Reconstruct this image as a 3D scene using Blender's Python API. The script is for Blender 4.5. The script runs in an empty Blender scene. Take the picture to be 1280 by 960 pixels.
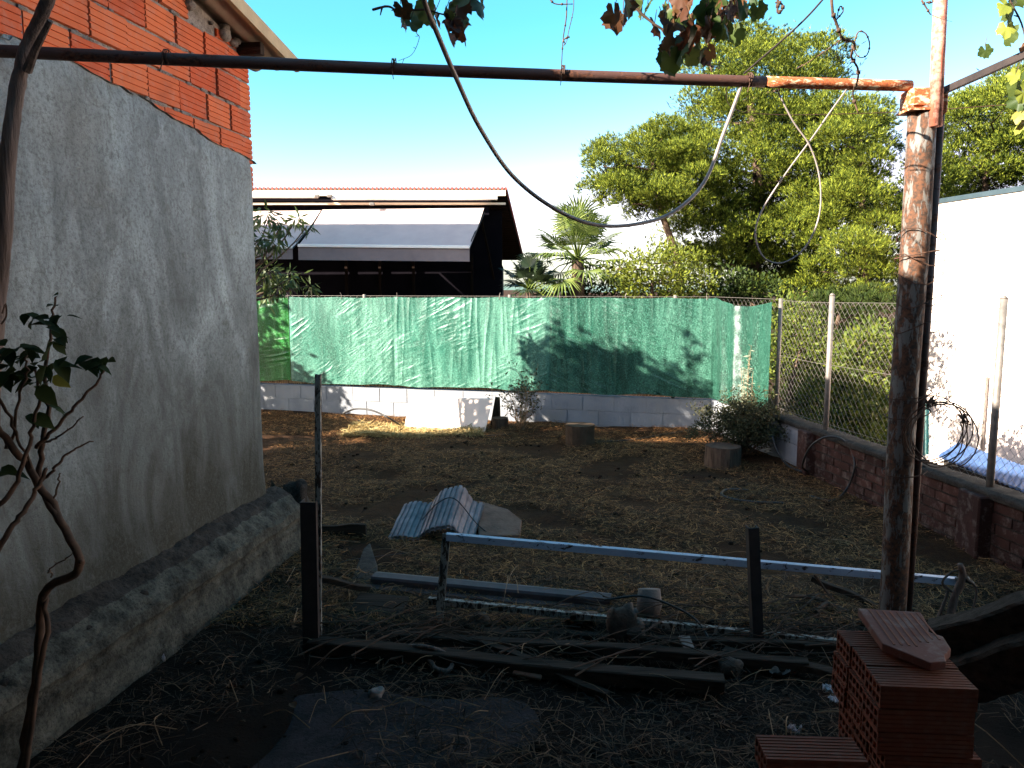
import bpy, math, random
import numpy as np
from mathutils import Vector, Matrix, noise, Euler
random.seed(7); RS = np.random.RandomState(7)
sc = bpy.context.scene
COL = sc.collection
rad = math.radians
U = random.uniform

SUN_EL = math.radians(26); SD = Vector((-.89, -.456, 0)).normalized(); STAN = math.tan(SUN_EL)
# ------------------------------------------------------------ camera maths
F, PITCH, H = 980.0, rad(7.0), 1.75
SP, CP = math.sin(PITCH), math.cos(PITCH)
def ray(x, y):
    u, v = (x-640)/F, (y-480)/F
    return Vector((u, CP - v*SP, -(SP + v*CP)))
def P(x, y, Y):
    r = ray(x, y); t = Y/r.y
    return Vector((r.x*t, Y, H + r.z*t))
def G(x, y, z=0.0):
    r = ray(x, y); t = (z-H)/r.z
    return Vector((r.x*t, r.y*t, z))

# ------------------------------------------------------------ objects
ORG = {}
def org(o):
    return ORG.get(o.name, Vector((0, 0, 0)))
def tag(o, label=None, cat=None, group=None, kind=None):
    if label: o['label'] = label
    if cat: o['category'] = cat
    if group: o['group'] = group
    if kind: o['kind'] = kind
    return o
def thing(name, label, cat, loc, group=None):
    o = bpy.data.objects.new(name, None); COL.objects.link(o)
    o.location = loc; o.empty_display_size = .1; ORG[o.name] = Vector(loc)
    return tag(o, label, cat, group)

def rot_to(d, up=Vector((0, 0, 1))):
    d = Vector(d).normalized()
    if abs(d.dot(up)) > .98: up = Vector((0, 1, 0))
    a = up.cross(d).normalized(); b = d.cross(a).normalized()
    return a, b, d

class MB:
    def __init__(s): s.v = []; s.f = []
    def add(s, vs, fs):
        n = len(s.v); s.v += [tuple(v) for v in vs]; s.f += [tuple(i+n for i in f) for f in fs]
        return s
    def hexa(s, p):   # 8 points: bottom 4 ccw, top 4 ccw
        return s.add(p, [(3, 2, 1, 0), (4, 5, 6, 7), (0, 1, 5, 4), (1, 2, 6, 5), (2, 3, 7, 6), (3, 0, 4, 7)])
    def box(s, c, sz, rz=0, M=None, bev=0):
        hx, hy, hz = sz[0]/2, sz[1]/2, sz[2]/2
        R = M if M is not None else Matrix.Rotation(rz, 3, 'Z')
        c = Vector(c)
        if bev <= 0:
            pts = [(-hx, -hy, -hz), (hx, -hy, -hz), (hx, hy, -hz), (-hx, hy, -hz), (-hx, -hy, hz), (hx, -hy, hz), (hx, hy, hz), (-hx, hy, hz)]
            return s.hexa([c + R @ Vector(p) for p in pts])
        b = bev; pts = []
        for zz, ins in ((-hz, b), (-hz+b, 0), (hz-b, 0), (hz, b)):
            x, y = hx-ins, hy-ins
            k = b if ins == 0 else b*.4
            for q in ((-x+k, -y), (x-k, -y), (x, -y+k), (x, y-k), (x-k, y), (-x+k, y), (-x, y-k), (-x, -y+k)):
                pts.append(c + R @ Vector((q[0], q[1], zz)))
        fs = [tuple(reversed(range(8))), tuple(range(24, 32))]
        for k in range(3):
            for i in range(8):
                j = (i+1) % 8
                fs.append((k*8+i, k*8+j, k*8+8+j, k*8+8+i))
        return s.add(pts, fs)
    def beam(s, a, b, w, h, up=Vector((0, 0, 1)), bev=0):
        a, b = Vector(a), Vector(b); d = (b-a); L = d.length
        ax, ay, az = rot_to(d, up)   # ax side, ay up, az along
        M = Matrix((ax, ay, az)).transposed()
        return s.box((a+b)/2, (w, h, L), M=M, bev=bev)
    def tube(s, pts, r, n=6, cap=True, wob=0):
        pts = [Vector(p) for p in pts]
        if not hasattr(r, '__len__'): r = [r]*len(pts)
        base = len(s.v); prev = None
        for i, p in enumerate(pts):
            if i == 0: d = pts[1]-p
            elif i == len(pts)-1: d = p-pts[i-1]
            else: d = pts[i+1]-pts[i-1]
            if d.length < 1e-9: d = Vector((0, 0, 1))
            d.normalize()
            if prev is None: a, b, _ = rot_to(d)
            else:
                a = prev - d*prev.dot(d)
                if a.length < 1e-6: a, b, _ = rot_to(d)
                a.normalize(); b = d.cross(a)
            prev = a
            for k in range(n):
                t = 2*math.pi*k/n
                rr = r[i]*(1+U(-wob, wob))
                s.v.append(tuple(p + a*math.cos(t)*rr + b*math.sin(t)*rr))
        for i in range(len(pts)-1):
            for k in range(n):
                j = (k+1) % n
                s.f.append((base+i*n+k, base+i*n+j, base+i*n+n+j, base+i*n+n+k))
        if cap:
            s.f.append(tuple(base+k for k in reversed(range(n))))
            e = base+(len(pts)-1)*n
            s.f.append(tuple(e+k for k in range(n)))
        return s
    def grid(s, fn, nu, nv, closed=False):
        base = len(s.v)
        for j in range(nv+1):
            for i in range(nu+1):
                s.v.append(tuple(fn(i/nu, j/nv)))
        for j in range(nv):
            for i in range(nu):
                a = base+j*(nu+1)+i
                s.f.append((a, a+1, a+nu+2, a+nu+1))
        return s
    def prism(s, poly, th, nrm=Vector((0, 0, 1))):
        n = len(poly); a = [Vector(p) for p in poly]; b = [p + nrm*th for p in a]
        fs = [tuple(reversed(range(n))), tuple(range(n, 2*n))]
        for i in range(n):
            j = (i+1) % n; fs.append((i, j, n+j, n+i))
        return s.add(a+b, fs)
    def build(s, name, mat, parent=None, smooth=False, origin=None):
        return arr_obj(name, np.array(s.v, dtype=np.float64), s.f, mat, parent, smooth, origin)

def arr_obj(name, V, Fc, mat, parent=None, smooth=False, origin=None):
    V = np.asarray(V, dtype=np.float64)
    if parent is not None: off = org(parent)
    else:
        if origin is None:
            mn, mx = V.min(0), V.max(0)
            origin = Vector(((mn[0]+mx[0])/2, (mn[1]+mx[1])/2, mn[2]))
        off = Vector(origin)
    V = V - np.array(off)
    me = bpy.data.meshes.new(name)
    if isinstance(Fc, np.ndarray):
        k = Fc.shape[1]; nf = len(Fc)
        me.vertices.add(len(V)); me.vertices.foreach_set('co', V.astype(np.float32).ravel())
        me.loops.add(nf*k); me.loops.foreach_set('vertex_index', Fc.astype(np.int32).ravel())
        me.polygons.add(nf); me.polygons.foreach_set('loop_start', np.arange(0, nf*k, k, dtype=np.int32))
        me.polygons.foreach_set('loop_total', np.full(nf, k, dtype=np.int32))
        me.update(calc_edges=True)
    else:
        me.from_pydata(V.tolist(), [], Fc); me.update()
    if smooth: me.polygons.foreach_set('use_smooth', [True]*len(me.polygons))
    me.materials.append(mat)
    o = bpy.data.objects.new(name, me); COL.objects.link(o)
    if parent is not None:
        o.parent = parent; ORG[o.name] = off
    else:
        o.location = off; ORG[o.name] = off
    return o

def bevel(o, w=.004, seg=2):
    m = o.modifiers.new('bevel', 'BEVEL'); m.width = w; m.segments = seg; m.limit_method = 'ANGLE'
    return o
def fb(p, oct=4, s=1.0):
    return noise.fractal(Vector(p)*s, 1.0, 2.0, oct)
def spline(pts, n=6):
    pts = [Vector(p) for p in pts]; out = []
    q = [pts[0]*2-pts[1]] + pts + [pts[-1]*2-pts[-2]]
    for i in range(1, len(q)-2):
        for k in range(n):
            t = k/n; a, b, c, d = q[i-1], q[i], q[i+1], q[i+2]
            out.append(.5*((2*b)+(c-a)*t+(2*a-5*b+4*c-d)*t*t+(3*b-a-3*c+d)*t*t*t))
    out.append(pts[-1]); return out

# ------------------------------------------------------------ materials
class NT:
    def __init__(s, name):
        s.m = bpy.data.materials.new(name); s.m.use_nodes = True
        s.n = s.m.node_tree.nodes; s.l = s.m.node_tree.links
        s.b = s.n['Principled BSDF']; s.out = s.n['Material Output']
        s.tc = s.n.new('ShaderNodeTexCoord'); s.co = s.tc.outputs['Object']
    def new(s, t, **kw):
        n = s.n.new(t)
        for k, v in kw.items(): setattr(n, k, v)
        return n
    def mapv(s, scale):
        m = s.new('ShaderNodeMapping'); m.inputs['Scale'].default_value = scale
        s.l.new(s.co, m.inputs[0]); return m.outputs[0]
    def noise(s, scale, det=6, rough=.6, co=None, dist=0):
        n = s.new('ShaderNodeTexNoise'); n.inputs['Scale'].default_value = scale
        n.inputs['Detail'].default_value = det; n.inputs['Roughness'].default_value = rough
        n.inputs['Distortion'].default_value = dist
        s.l.new(co or s.co, n.inputs['Vector']); return n.outputs['Fac']
    def ramp(s, fac, stops):
        r = s.new('ShaderNodeValToRGB'); e = r.color_ramp.elements
        while len(e) < len(stops): e.new(.5)
        for k, (p, c) in enumerate(stops):
            e[k].position = p
            e[k].color = (c, c, c, 1) if isinstance(c, (int, float)) else (*c, 1)
        s.l.new(fac, r.inputs[0]); return r.outputs[0]
    def mix(s, fac, a, b, mode='MIX'):
        m = s.new('ShaderNodeMix', data_type='RGBA', blend_type=mode)
        for sock, v in ((m.inputs[0], fac), (m.inputs[6], a), (m.inputs[7], b)):
            if isinstance(v, bpy.types.NodeSocket): s.l.new(v, sock)
            elif isinstance(v, (int, float)): sock.default_value = v
            else: sock.default_value = (*v, 1)
        return m.outputs[2]
    def math(s, op, a, b):
        m = s.new('ShaderNodeMath', operation=op)
        for sock, v in zip(m.inputs, (a, b)):
            if isinstance(v, bpy.types.NodeSocket): s.l.new(v, sock)
            else: sock.default_value = v
        return m.outputs[0]
    def bump(s, h, strength=.5, dist=.01, prev=None):
        b = s.new('ShaderNodeBump'); b.inputs['Strength'].default_value = strength; b.inputs['Distance'].default_value = dist
        s.l.new(h, b.inputs['Height'])
        if prev: s.l.new(prev, b.inputs['Normal'])
        return b.outputs[0]
    def fin(s, col=None, rough=.8, nrm=None, spec=.3, metal=0):
        b = s.b
        if col is not None:
            if isinstance(col, bpy.types.NodeSocket): s.l.new(col, b.inputs['Base Color'])
            else: b.inputs['Base Color'].default_value = (*col, 1)
        if isinstance(rough, bpy.types.NodeSocket): s.l.new(rough, b.inputs['Roughness'])
        else: b.inputs['Roughness'].default_value = rough
        b.inputs['Specular IOR Level'].default_value = spec; b.inputs['Metallic'].default_value = metal
        if nrm: s.l.new(nrm, b.inputs['Normal'])
        return s.m
    def island(s):
        g = s.new('ShaderNodeNewGeometry'); return g.outputs['Random Per Island']

def wb(c, k=(1.9, 1.25, .88)): return tuple(min(.9, a*b) for a, b in zip(c, k))
def simple(name, c1, c2, scale=8, rough=.8, bs=.4, bd=.004, bscale=60, spec=.3, metal=0, stretch=None):
    t = NT(name); co = t.mapv(stretch) if stretch else None
    c1, c2 = wb(c1, (1.3, 1.03, .9)), wb(c2, (1.3, 1.03, .9))
    n = t.noise(scale, co=co); col = t.mix(t.ramp(n, [(.3, 0.), (.7, 1.)]), c1, c2)
    return t.fin(col, rough, t.bump(t.noise(bscale, co=co), bs, bd), spec, metal)
def leafmat(name, cols, rough=.45, trans=.35, spec=.4, tcol=None):
    t = NT(name); c = t.ramp(t.island(), [(i/max(1, len(cols)-1), q) for i, q in enumerate(cols)])
    n = t.noise(25); c = t.mix(t.math('MULTIPLY', n, .5), c, (c_ := tuple(x*.5 for x in cols[0])))
    t.fin(c, rough, None, spec)
    tr = t.new('ShaderNodeBsdfTranslucent'); t.l.new(c, tr.inputs[0])
    mx = t.new('ShaderNodeMixShader'); mx.inputs[0].default_value = trans
    t.l.new(t.b.outputs[0], mx.inputs[1]); t.l.new(tr.outputs[0], mx.inputs[2]); t.l.new(mx.outputs[0], t.out.inputs[0])
    return t.m
def paint_rust(name, paint, rust=(.10, .03, .012), amt=.5, rough=.5, scale=18, dark=(.02, .012, .01), stretch=(1, 1, .35)):
    t = NT(name); co = t.mapv(stretch)
    n = t.noise(scale, 8, .7, co=co, dist=.4)
    m = t.ramp(n, [(amt-.03, 0.), (amt+.03, 1.)])
    n2 = t.noise(scale*3, 5)
    rc = t.mix(t.ramp(n2, [(.4, 0.), (.6, 1.)]), rust, dark)
    pc = t.mix(t.noise(6, co=co), tuple(x*.7 for x in paint), tuple(min(1, x*1.1) for x in paint))
    col = t.mix(m, rc, pc)
    b = t.bump(m, .6, .0015); b = t.bump(n2, .4, .002, b)
    return t.fin(col, t.ramp(m, [(0, .9), (1, rough)]), b, .3)

def m_plaster():
    t = NT('plaster'); st = t.mapv((1.5, 1.5, .6)); tr = t.mapv((2.0, 2.0, 1.2))
    big = t.noise(1.6, 6, .62, co=st, dist=1.2); mid = t.noise(4.2, 7, .7, co=tr, dist=.8); fine = t.noise(55, 6, .75)
    sm = t.mapv((1, 1.0, .7)); trow = t.noise(11, 6, .72, co=sm, dist=1.6)
    c = t.mix(t.ramp(big, [(.30, 0.), (.68, 1.)]), (.165, .172, .168), (.37, .40, .385))
    c = t.mix(t.ramp(mid, [(.46, 0.), (.70, .5)]), c, (.45, .475, .46))
    c = t.mix(t.ramp(trow, [(.34, .6), (.46, 0.)]), c, (.15, .148, .13))
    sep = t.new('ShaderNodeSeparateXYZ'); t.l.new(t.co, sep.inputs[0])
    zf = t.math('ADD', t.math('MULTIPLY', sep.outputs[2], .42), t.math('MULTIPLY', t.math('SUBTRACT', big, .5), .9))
    c = t.mix(t.ramp(zf, [(.16, .97), (.86, 0.)]), c, (.050, .044, .030))       # stained low down, with overhead shade painted into the colour
    br = t.noise(.8, 3, .5); c = t.mix(t.ramp(br, [(.55, 0.), (.75, .35)]), c, (.2, .16, .11))
    c = t.mix(t.ramp(t.noise(22, 5, .8, dist=1.), [(.34, .6), (.44, 0.)]), c, (.12, .115, .10))
    c = t.mix(t.ramp(fine, [(.38, .55), (.52, 0.)]), c, (.10, .095, .09))
    b = t.bump(fine, 1., .010); b = t.bump(mid, .2, .012, b); b = t.bump(trow, .6, .009, b)
    b = t.bump(t.noise(180, 3), .4, .002, b)
    return t.fin(c, .93, b, .15)
def m_brick(name='hollow_brick', c1=(.44, .105, .045), c2=(.60, .20, .10), dirt=.4):
    t = NT(name); r = t.ramp(t.island(), [(0, c1), (.55, tuple((a+b)/2 for a, b in zip(c1, c2))), (1, c2)])
    n = t.noise(14, 7, .7); c = t.mix(t.ramp(n, [(.5, 0.), (.75, dirt)]), r, (.34, .27, .22))
    n3 = t.noise(4, 5, .6); c = t.mix(t.ramp(n3, [(.3, dirt), (.5, 0.)]), c, (.14, .05, .035))
    return t.fin(c, .85, t.bump(t.noise(120, 4), .4, .002), .2)
def m_mortar(name='mortar', c1=(.17, .14, .12), c2=(.36, .31, .27)):
    t = NT(name); n = t.noise(9, 8, .75); f = t.noise(70, 5, .7)
    c = t.mix(t.ramp(n, [(.35, 0.), (.65, 1.)]), c1, c2)
    c = t.mix(t.ramp(f, [(.35, .6), (.5, 0.)]), c, tuple(x*.4 for x in c1))
    return t.fin(c, .95, t.bump(f, .9, .01), .15)
def m_block():
    t = NT('concrete_block'); n = t.noise(5, 6, .6); f = t.noise(90, 4)
    c = t.mix(t.ramp(n, [(.3, 0.), (.7, 1.)]), (.20, .20, .215), (.29, .29, .305))
    c = t.mix(t.ramp(t.island(), [(0, .25), (1, 0.)]), c, (.10, .10, .115))
    c = t.mix(t.ramp(t.noise(2.5, 5, .7), [(.5, 0.), (.7, .5)]), c, (.2, .17, .13))
    return t.fin(c, .9, t.bump(f, .7, .006), .2)
def m_ground():
    t = NT('dry_ground'); a = t.noise(.9, 6, .65); b = t.noise(9, 7, .75, dist=.5); f = t.noise(70, 6, .8)
    c = t.mix(t.ramp(a, [(.35, 0.), (.65, 1.)]), wb((.012, .007, .004)), wb((.026, .017, .010)))
    c = t.mix(t.ramp(b, [(.42, 0.), (.68, .75)]), c, wb((.044, .029, .015)))
    c = t.mix(t.ramp(t.noise(3.1, 5, .7), [(.5, 0.), (.7, .4)]), c, wb((.022, .022, .010)))
    c = t.mix(t.ramp(f, [(.35, .8), (.55, 0.)]), c, wb((.009, .006, .004)))
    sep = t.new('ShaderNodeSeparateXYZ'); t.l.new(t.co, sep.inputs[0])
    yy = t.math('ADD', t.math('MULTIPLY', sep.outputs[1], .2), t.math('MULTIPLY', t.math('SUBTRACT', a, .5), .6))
    c = t.mix(t.ramp(yy, [(.70, 1.), (.95, 0.)]), c, t.mix(f, wb((.004, .0032, .0027)), wb((.012, .009, .007))))  # near soil darkened, the shade overhead put into its colour
    bb = t.bump(b, .8, .03); bb = t.bump(f, 1., .012, bb)
    return t.fin(c, .97, bb, .1)
def m_net(name, c1, c2, sheen=.35):
    t = NT(name); v = t.noise(5, 5, .65, co=t.mapv((1, 1, .22))); big = t.noise(.9, 3, .5, co=t.mapv((1, 1, .5)))
    wv = t.noise(1, 2, .5, co=t.mapv((240, 240, 40))); wh = t.noise(1, 2, .5, co=t.mapv((40, 40, 260)))
    w = t.math('MULTIPLY', t.math('ADD', wv, wh), .5)
    c = t.mix(t.ramp(v, [(.38, 0.), (.62, 1.)]), c1, c2)
    pale = t.ramp(t.math('ADD', t.math('MULTIPLY', v, .5), t.math('MULTIPLY', big, .5)), [(.46, 0.), (.58, sheen)])
    c = t.mix(pale, c, (.11, .24, .175))                              # pale patches: gloss of the sunlit net painted into the colour
    c = t.mix(t.ramp(w, [(.42, .75), (.52, 0.)]), c, tuple(x*.3 for x in c1))
    c = t.mix(t.ramp(w, [(.53, 0.), (.62, .5)]), c, (.15, .30, .23))  # bright threads: weave highlights painted into the colour
    bp = t.bump(w, .7, .003)
    t.fin(c, .36, bp, .55)
    tr = t.new('ShaderNodeBsdfTranslucent'); t.l.new(c, tr.inputs[0])
    mx = t.new('ShaderNodeMixShader'); mx.inputs[0].default_value = .05
    t.l.new(t.b.outputs[0], mx.inputs[1]); t.l.new(tr.outputs[0], mx.inputs[2]); t.l.new(mx.outputs[0], t.out.inputs[0])
    return t.m

M = dict(
    plaster=m_plaster(), brick=m_brick(c1=(.50, .085, .03), c2=(.62, .15, .055), dirt=.35), mortar=m_mortar(), block=m_block(), ground=m_ground(),
    rubble=m_mortar('rubble_concrete', (.018, .013, .010), (.07, .054, .042)),
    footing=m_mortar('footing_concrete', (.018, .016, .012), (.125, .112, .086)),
    stackbrick=m_brick('stack_brick', (.18, .045, .023), (.24, .068, .036), .25),
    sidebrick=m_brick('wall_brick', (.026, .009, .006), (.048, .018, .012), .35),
    net=m_net('green_net', (.0035, .042, .025), (.011, .088, .055), .3), netdeep=m_net('deep_green_net', (.003, .028, .017), (.006, .055, .034), .0), netpale=m_net('sheen_green_net', (.009, .075, .048), (.026, .145, .10), .7),
    netbright=m_net('bright_green_net', (.003, .09, .005), (.008, .17, .011), .0),
    netteal=m_net('teal_net', (.10, .42, .42), (.20, .55, .55)),
    rustpipe=paint_rust('rusty_pipe', (.085, .038, .028), (.12, .042, .02), .45, .6, 25, (.04, .015, .01), (.3, 1, 1)),
    orangerust=paint_rust('orange_rust', (.62, .50, .32), (.42, .11, .03), .55, .7, 55, (.20, .05, .02), (.4, 1, 1)),
    post=paint_rust('flaking_post_paint', (.15, .135, .12), (.115, .048, .024), .54, .6, 20, (.04, .025, .018), (1.6, 1.6, .45)),
    redpipe=paint_rust('red_primer_pipe', (.50, .15, .09), (.62, .30, .22), .55, .5, 14, (.3, .1, .07), (1, 1, .3)),
    bluerail=paint_rust('pale_blue_rail', (.34, .40, .50), (.05, .028, .022), .40, .45, 34, (.03, .02, .02), (.5, 1, 1)),
    flakewhite=paint_rust('flaking_white_bar', (.24, .22, .19), (.05, .028, .018), .50, .6, 40, (.03, .02, .015)),
    darksteel=simple('dark_steel', (.012, .011, .012), (.03, .025, .025), 12, .7, .4, .002),
    galv=simple('galvanised_steel', (.10, .11, .11), (.18, .19, .19), 20, .55, .2, .001, metal=.4),
    wire=simple('fence_wire', (.10, .11, .11), (.17, .18, .18), 30, .5, .1, .001, metal=.5),
    rustwire=simple('rusty_wire', (.03, .018, .012), (.07, .04, .025), 30, .8, .1, .001),
    bark=simple('bark', (.035, .028, .022), (.11, .09, .07), 14, .95, 1., .012, 40, .1, stretch=(2, 2, .35)),
    vinebark=simple('vine_bark', (.05, .045, .042), (.15, .135, .125), 12, .9, 1., .01, 45, .1, stretch=(2.5, 2.5, .25)),
    twig=simple('twig', (.03, .022, .016), (.08, .055, .038), 20, .9, .4, .003),
    drytwig=simple('dry_twig', (.10, .075, .045), (.24, .18, .11), 20, .9, .4, .003),
    oldwood=simple('old_wood', (.012, .010, .008), (.045, .037, .03), 9, .9, .9, .006, 30, .1, stretch=(.2, 3, 3)),
    logend=simple('cut_log', (.03, .025, .019), (.065, .052, .038), 9, .9, .9, .006, 30, .1),
    cable=simple('grey_cable', (.14, .145, .15), (.24, .245, .25), 10, .5, .1, .001),
    hose=simple('black_hose', (.010, .010, .011), (.02, .02, .02), 10, .45, .1, .001),
    whiteboard=simple('white_board', (.55, .54, .52), (.68, .66, .64), 3, .7, .2, .002),
    whitewall=simple('white_render', (.66, .66, .66), (.74, .74, .74), 1.2, .85, .2, .003, 50),
    cream=simple('cream_fascia', (.62, .55, .42), (.72, .66, .52), 3, .6, .1, .001),
    whitepaint=simple('white_paint', (.70, .76, .80), (.80, .84, .86), 3, .4, .1, .001),
    awning=simple('awning_cloth', (.34, .33, .35), (.40, .39, .41), 3, .85, .2, .002, 200),
    valance=simple('valance_cloth', (.15, .15, .17), (.2, .2, .22), 3, .85, .2, .002, 200),  # darkened cloth: shade that misses the valance is put into its colour
    darkpanel=simple('dark_panel', (.004, .004, .007), (.008, .008, .012), 3, .95, .1, .001, spec=.03),
    darkwood=simple('dark_soffit', (.008, .006, .005), (.016, .012, .010), 6, .9, .3, .002, spec=.05),
    rooftile=simple('roof_tile', (.16, .035, .03), (.24, .06, .045), 14, .8, .4, .004),
    soffit=simple('fibre_cement', (.26, .25, .22), (.40, .37, .32), 5, .9, .5, .004),
    edge=simple('roof_edge', (.30, .26, .16), (.42, .37, .24), 7, .8, .4, .004),
    bluesheet=simple('blue_sheet', (.03, .075, .20), (.05, .11, .26), 4, .5, .2, .002),
    capgrey=simple('grey_cap', (.02, .04, .055), (.03, .055, .075), 4, .5, .2, .002),
    trough=simple('grey_trough', (.03, .024, .027), (.06, .047, .053), 9, .6, .3, .003),
    ribbed=simple('ribbed_sheet', (.10, .10, .115), (.25, .25, .27), 9, .8, .5, .004),
    stone=simple('stone', (.03, .026, .022), (.09, .075, .062), 10, .9, .9, .01, 40),
    palestone=simple('pale_stone', (.09, .087, .085), (.16, .155, .15), 10, .9, .7, .008, 40),
    redstone=simple('reddish_slab', (.08, .05, .036), (.15, .10, .075), 10, .9, .7, .006, 40),
    concrete=m_mortar('path_concrete', (.018, .013, .012), (.042, .033, .034)),
    plastic=simple('white_plastic', (.30, .31, .37), (.52, .53, .60), 20, .4, .4, .004),
    reed=None, straw=None,
    pine=leafmat('pine_needles', [(.016, .030, .006), (.085, .115, .012), (.36, .38, .04)], .6, .06, .1),
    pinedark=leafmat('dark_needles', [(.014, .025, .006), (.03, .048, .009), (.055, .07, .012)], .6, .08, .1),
    shrub=leafmat('shrub_leaf', [(.03, .05, .008), (.08, .105, .012), (.15, .165, .018)], .5, .15, .15),
    yellowleaf=leafmat('yellow_green_leaf', [(.07, .09, .010), (.12, .14, .015), (.18, .185, .02)], .5, .15, .15),
    palmleaf=leafmat('palm_leaf', [(.06, .09, .02), (.15, .20, .04), (.24, .27, .07)], .4, .3, .5),
    palmdark=leafmat('dark_palm_leaf', [(.015, .028, .012), (.035, .05, .02)], .4, .2, .5),
    roseleaf=leafmat('rose_leaf', [(.018, .028, .009), (.035, .05, .013)], .7, .3, .08),
    yellowrose=leafmat('yellowed_leaf', [(.22, .20, .03), (.25, .22, .04)], .5, .4, .3),
    vinegreen=leafmat('vine_leaf_green', [(.035, .06, .015), (.07, .10, .02), (.11, .13, .03)], .5, .4, .3),
    vinebrown=leafmat('vine_leaf_brown', [(.06, .022, .012), (.11, .04, .016), (.17, .085, .03)], .6, .35, .2),
    viney=leafmat('vine_leaf_lit', [(.28, .10, .03), (.25, .32, .05), (.33, .36, .06)], .5, .45, .3),  # vine leaf copy with sunlight put into its brighter colours
    peach=leafmat('peach_leaf', [(.03, .05, .015), (.07, .10, .025), (.10, .13, .03)], .45, .3, .4),
    deadleaf=leafmat('dead_leaf', [(.026, .012, .006), (.06, .03, .014), (.12, .064, .03)], .8, .2, .2),
    weed=leafmat('weed_leaf', [(.03, .03, .015), (.06, .06, .025), (.10, .09, .04)], .7, .3, .2),
    paleweed=leafmat('pale_weed', [(.22, .24, .17), (.34, .36, .27)], .7, .3, .2),
    straw_=None)
def m_island(name, cols, rough=.8, spec=.2):
    t = NT(name); c = t.ramp(t.island(), [(i/(len(cols)-1), q) for i, q in enumerate(cols)]); return t.fin(c, rough, None, spec)
M['shadetwig'] = m_island('shade_twigs', [(.010, .009, .006), (.022, .022, .010), (.03, .036, .012)], .95, .05)
M['reed'] = m_island('reed', [(.22, .15, .08), (.40, .30, .17), (.10, .06, .035)])
M['straw'] = m_island('straw', [wb(q) for q in [(.015, .010, .005), (.042, .028, .013), (.086, .058, .028), (.24, .17, .082)]])
M['sunstraw'] = m_island('sunlit_straw', [(.22, .14, .045), (.36, .24, .09), (.46, .34, .15)])  # brighter copy of the yellow straw, sunlight put into its colour
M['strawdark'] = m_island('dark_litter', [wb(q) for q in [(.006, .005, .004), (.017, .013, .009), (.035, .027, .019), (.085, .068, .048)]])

# ------------------------------------------------------------ terrain
def wallx(y): return 2.72 + (8.15-y)*.122
def backy(x): return 11.2 - .271*(x+3.59)
def sstep(a, b, x):
    t = max(0, min(1, (x-a)/(b-a))); return t*t*(3-2*t)
def gz(x, y):
    z = .035*noise.noise(Vector((x*1.1, y*1.1, 3.)))+.018*noise.noise(Vector((x*4, y*4, 1.)))
    if y < 12 and x > 2: z -= 1.7*sstep(.15, 1.6, x-wallx(y))
    elif y >= 12 and x > 2.0: z -= 1.7*sstep(3., 6., x)
    if y > 16 or abs(x) > 12: z *= 1
    return z
def gp(x, y):
    return Vector((x, y, gz(x, y)))
xs = np.concatenate([np.linspace(-400, -14, 10)[:-1], np.linspace(-14, -3, 30)[:-1], np.linspace(-3, 4, 200)[:-1], np.linspace(4, 16, 40)[:-1], np.linspace(16, 400, 10)])
ys = np.concatenate([np.linspace(-400, -6, 8)[:-1], np.linspace(-6, 1, 30)[:-1], np.linspace(1, 6, 150)[:-1], np.linspace(6, 12, 110)[:-1], np.linspace(12, 30, 40)[:-1], np.linspace(30, 600, 10)])
nx, ny = len(xs), len(ys)
V = np.array([(x, y, gz(x, y)) for y in ys for x in xs])
I = np.arange(nx-1)[None, :] + nx*np.arange(ny-1)[:, None]; I = I.ravel()
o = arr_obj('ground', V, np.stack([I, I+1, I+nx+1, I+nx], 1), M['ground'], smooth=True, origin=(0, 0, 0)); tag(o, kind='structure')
# old concrete path, half buried in the soil
mb = MB()
mb.grid(lambda a, b: (lambda x, y: (x, y, .006+.012*noise.noise(Vector((x*2, y*2, 7.)))-.05*sstep(.35, .62, abs(x+.55+.35*noise.noise(Vector((x, y*1.5, 5.)))))
        - .05*sstep(3.15, 3.35, y+.3*noise.noise(Vector((x*2, 2., 5.))))))(-1.3+1.5*a, -1+4.5*b), 60, 120)
tag(mb.build('concrete_path', M['concrete'], smooth=True, origin=(-.5, 1, 0)), kind='structure')

# ------------------------------------------------------------ brick house on the left
D = Vector((.153, 1, 0)).normalized(); N = Vector((D.y, -D.x, 0))
C0 = Vector((-1.65, 5.1, 0))
def hw(s, n, z): return C0 - D*s + N*n + Vector((0, 0, z))     # s back towards the porch, n out of the wall
RS0, RSL = 3.22, .165
def roofz(s): return RS0 + RSL*s if s < 6.5 else RS0+RSL*6.5-.25*(s-6.5)
def ptop(s):
    base = 2.53 + .18*min(1, s/1.6) - (.0 if s < 2 else .02)
    return base + (.022)*noise.noise(Vector((s*3, 0, 0))) + .012*noise.noise(Vector((s*14, 5, 0)))
house = thing('brick_house', 'unfinished house at left with grey rendered wall, bare orange hollow bricks above and sloping roof', 'house', C0)
def fn(a, b):
    s = -0.022 + a*8; zt = ptop(s); z = -.3 + b*(zt+.3)
    n = .028 + .006*fb((s*.8, z*.8, 4)) + .0022*fb((s*7, z*5, 2))
    r = .05; edge = 0
    if s < .08: n -= (.08-s)**2*6
    if b > .97: n -= .012*(b-.97)/.03
    n += .02*sstep(.9, .3, z)*0 + .03*sstep(.7, 0, z)
    return hw(s-.02*0, n, z)
mb = MB(); mb.grid(fn, 420, 110)
nb = len(mb.v)
mb.grid(lambda a, b: hw(-.022+a*8, .026-.03*b, ptop(a*8)), 420, 1)        # ragged top edge of the render coat
mb.grid(lambda a, b: (lambda z: hw(-.022+.004*noise.noise(Vector((z*5, a*2, 0)))*(a > 0), -.030-.28*a, z))(-.3+b*(ptop(0)+.28)), 6, 60)
mb.build('render_coat', M['plaster'], house, smooth=True)
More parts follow.
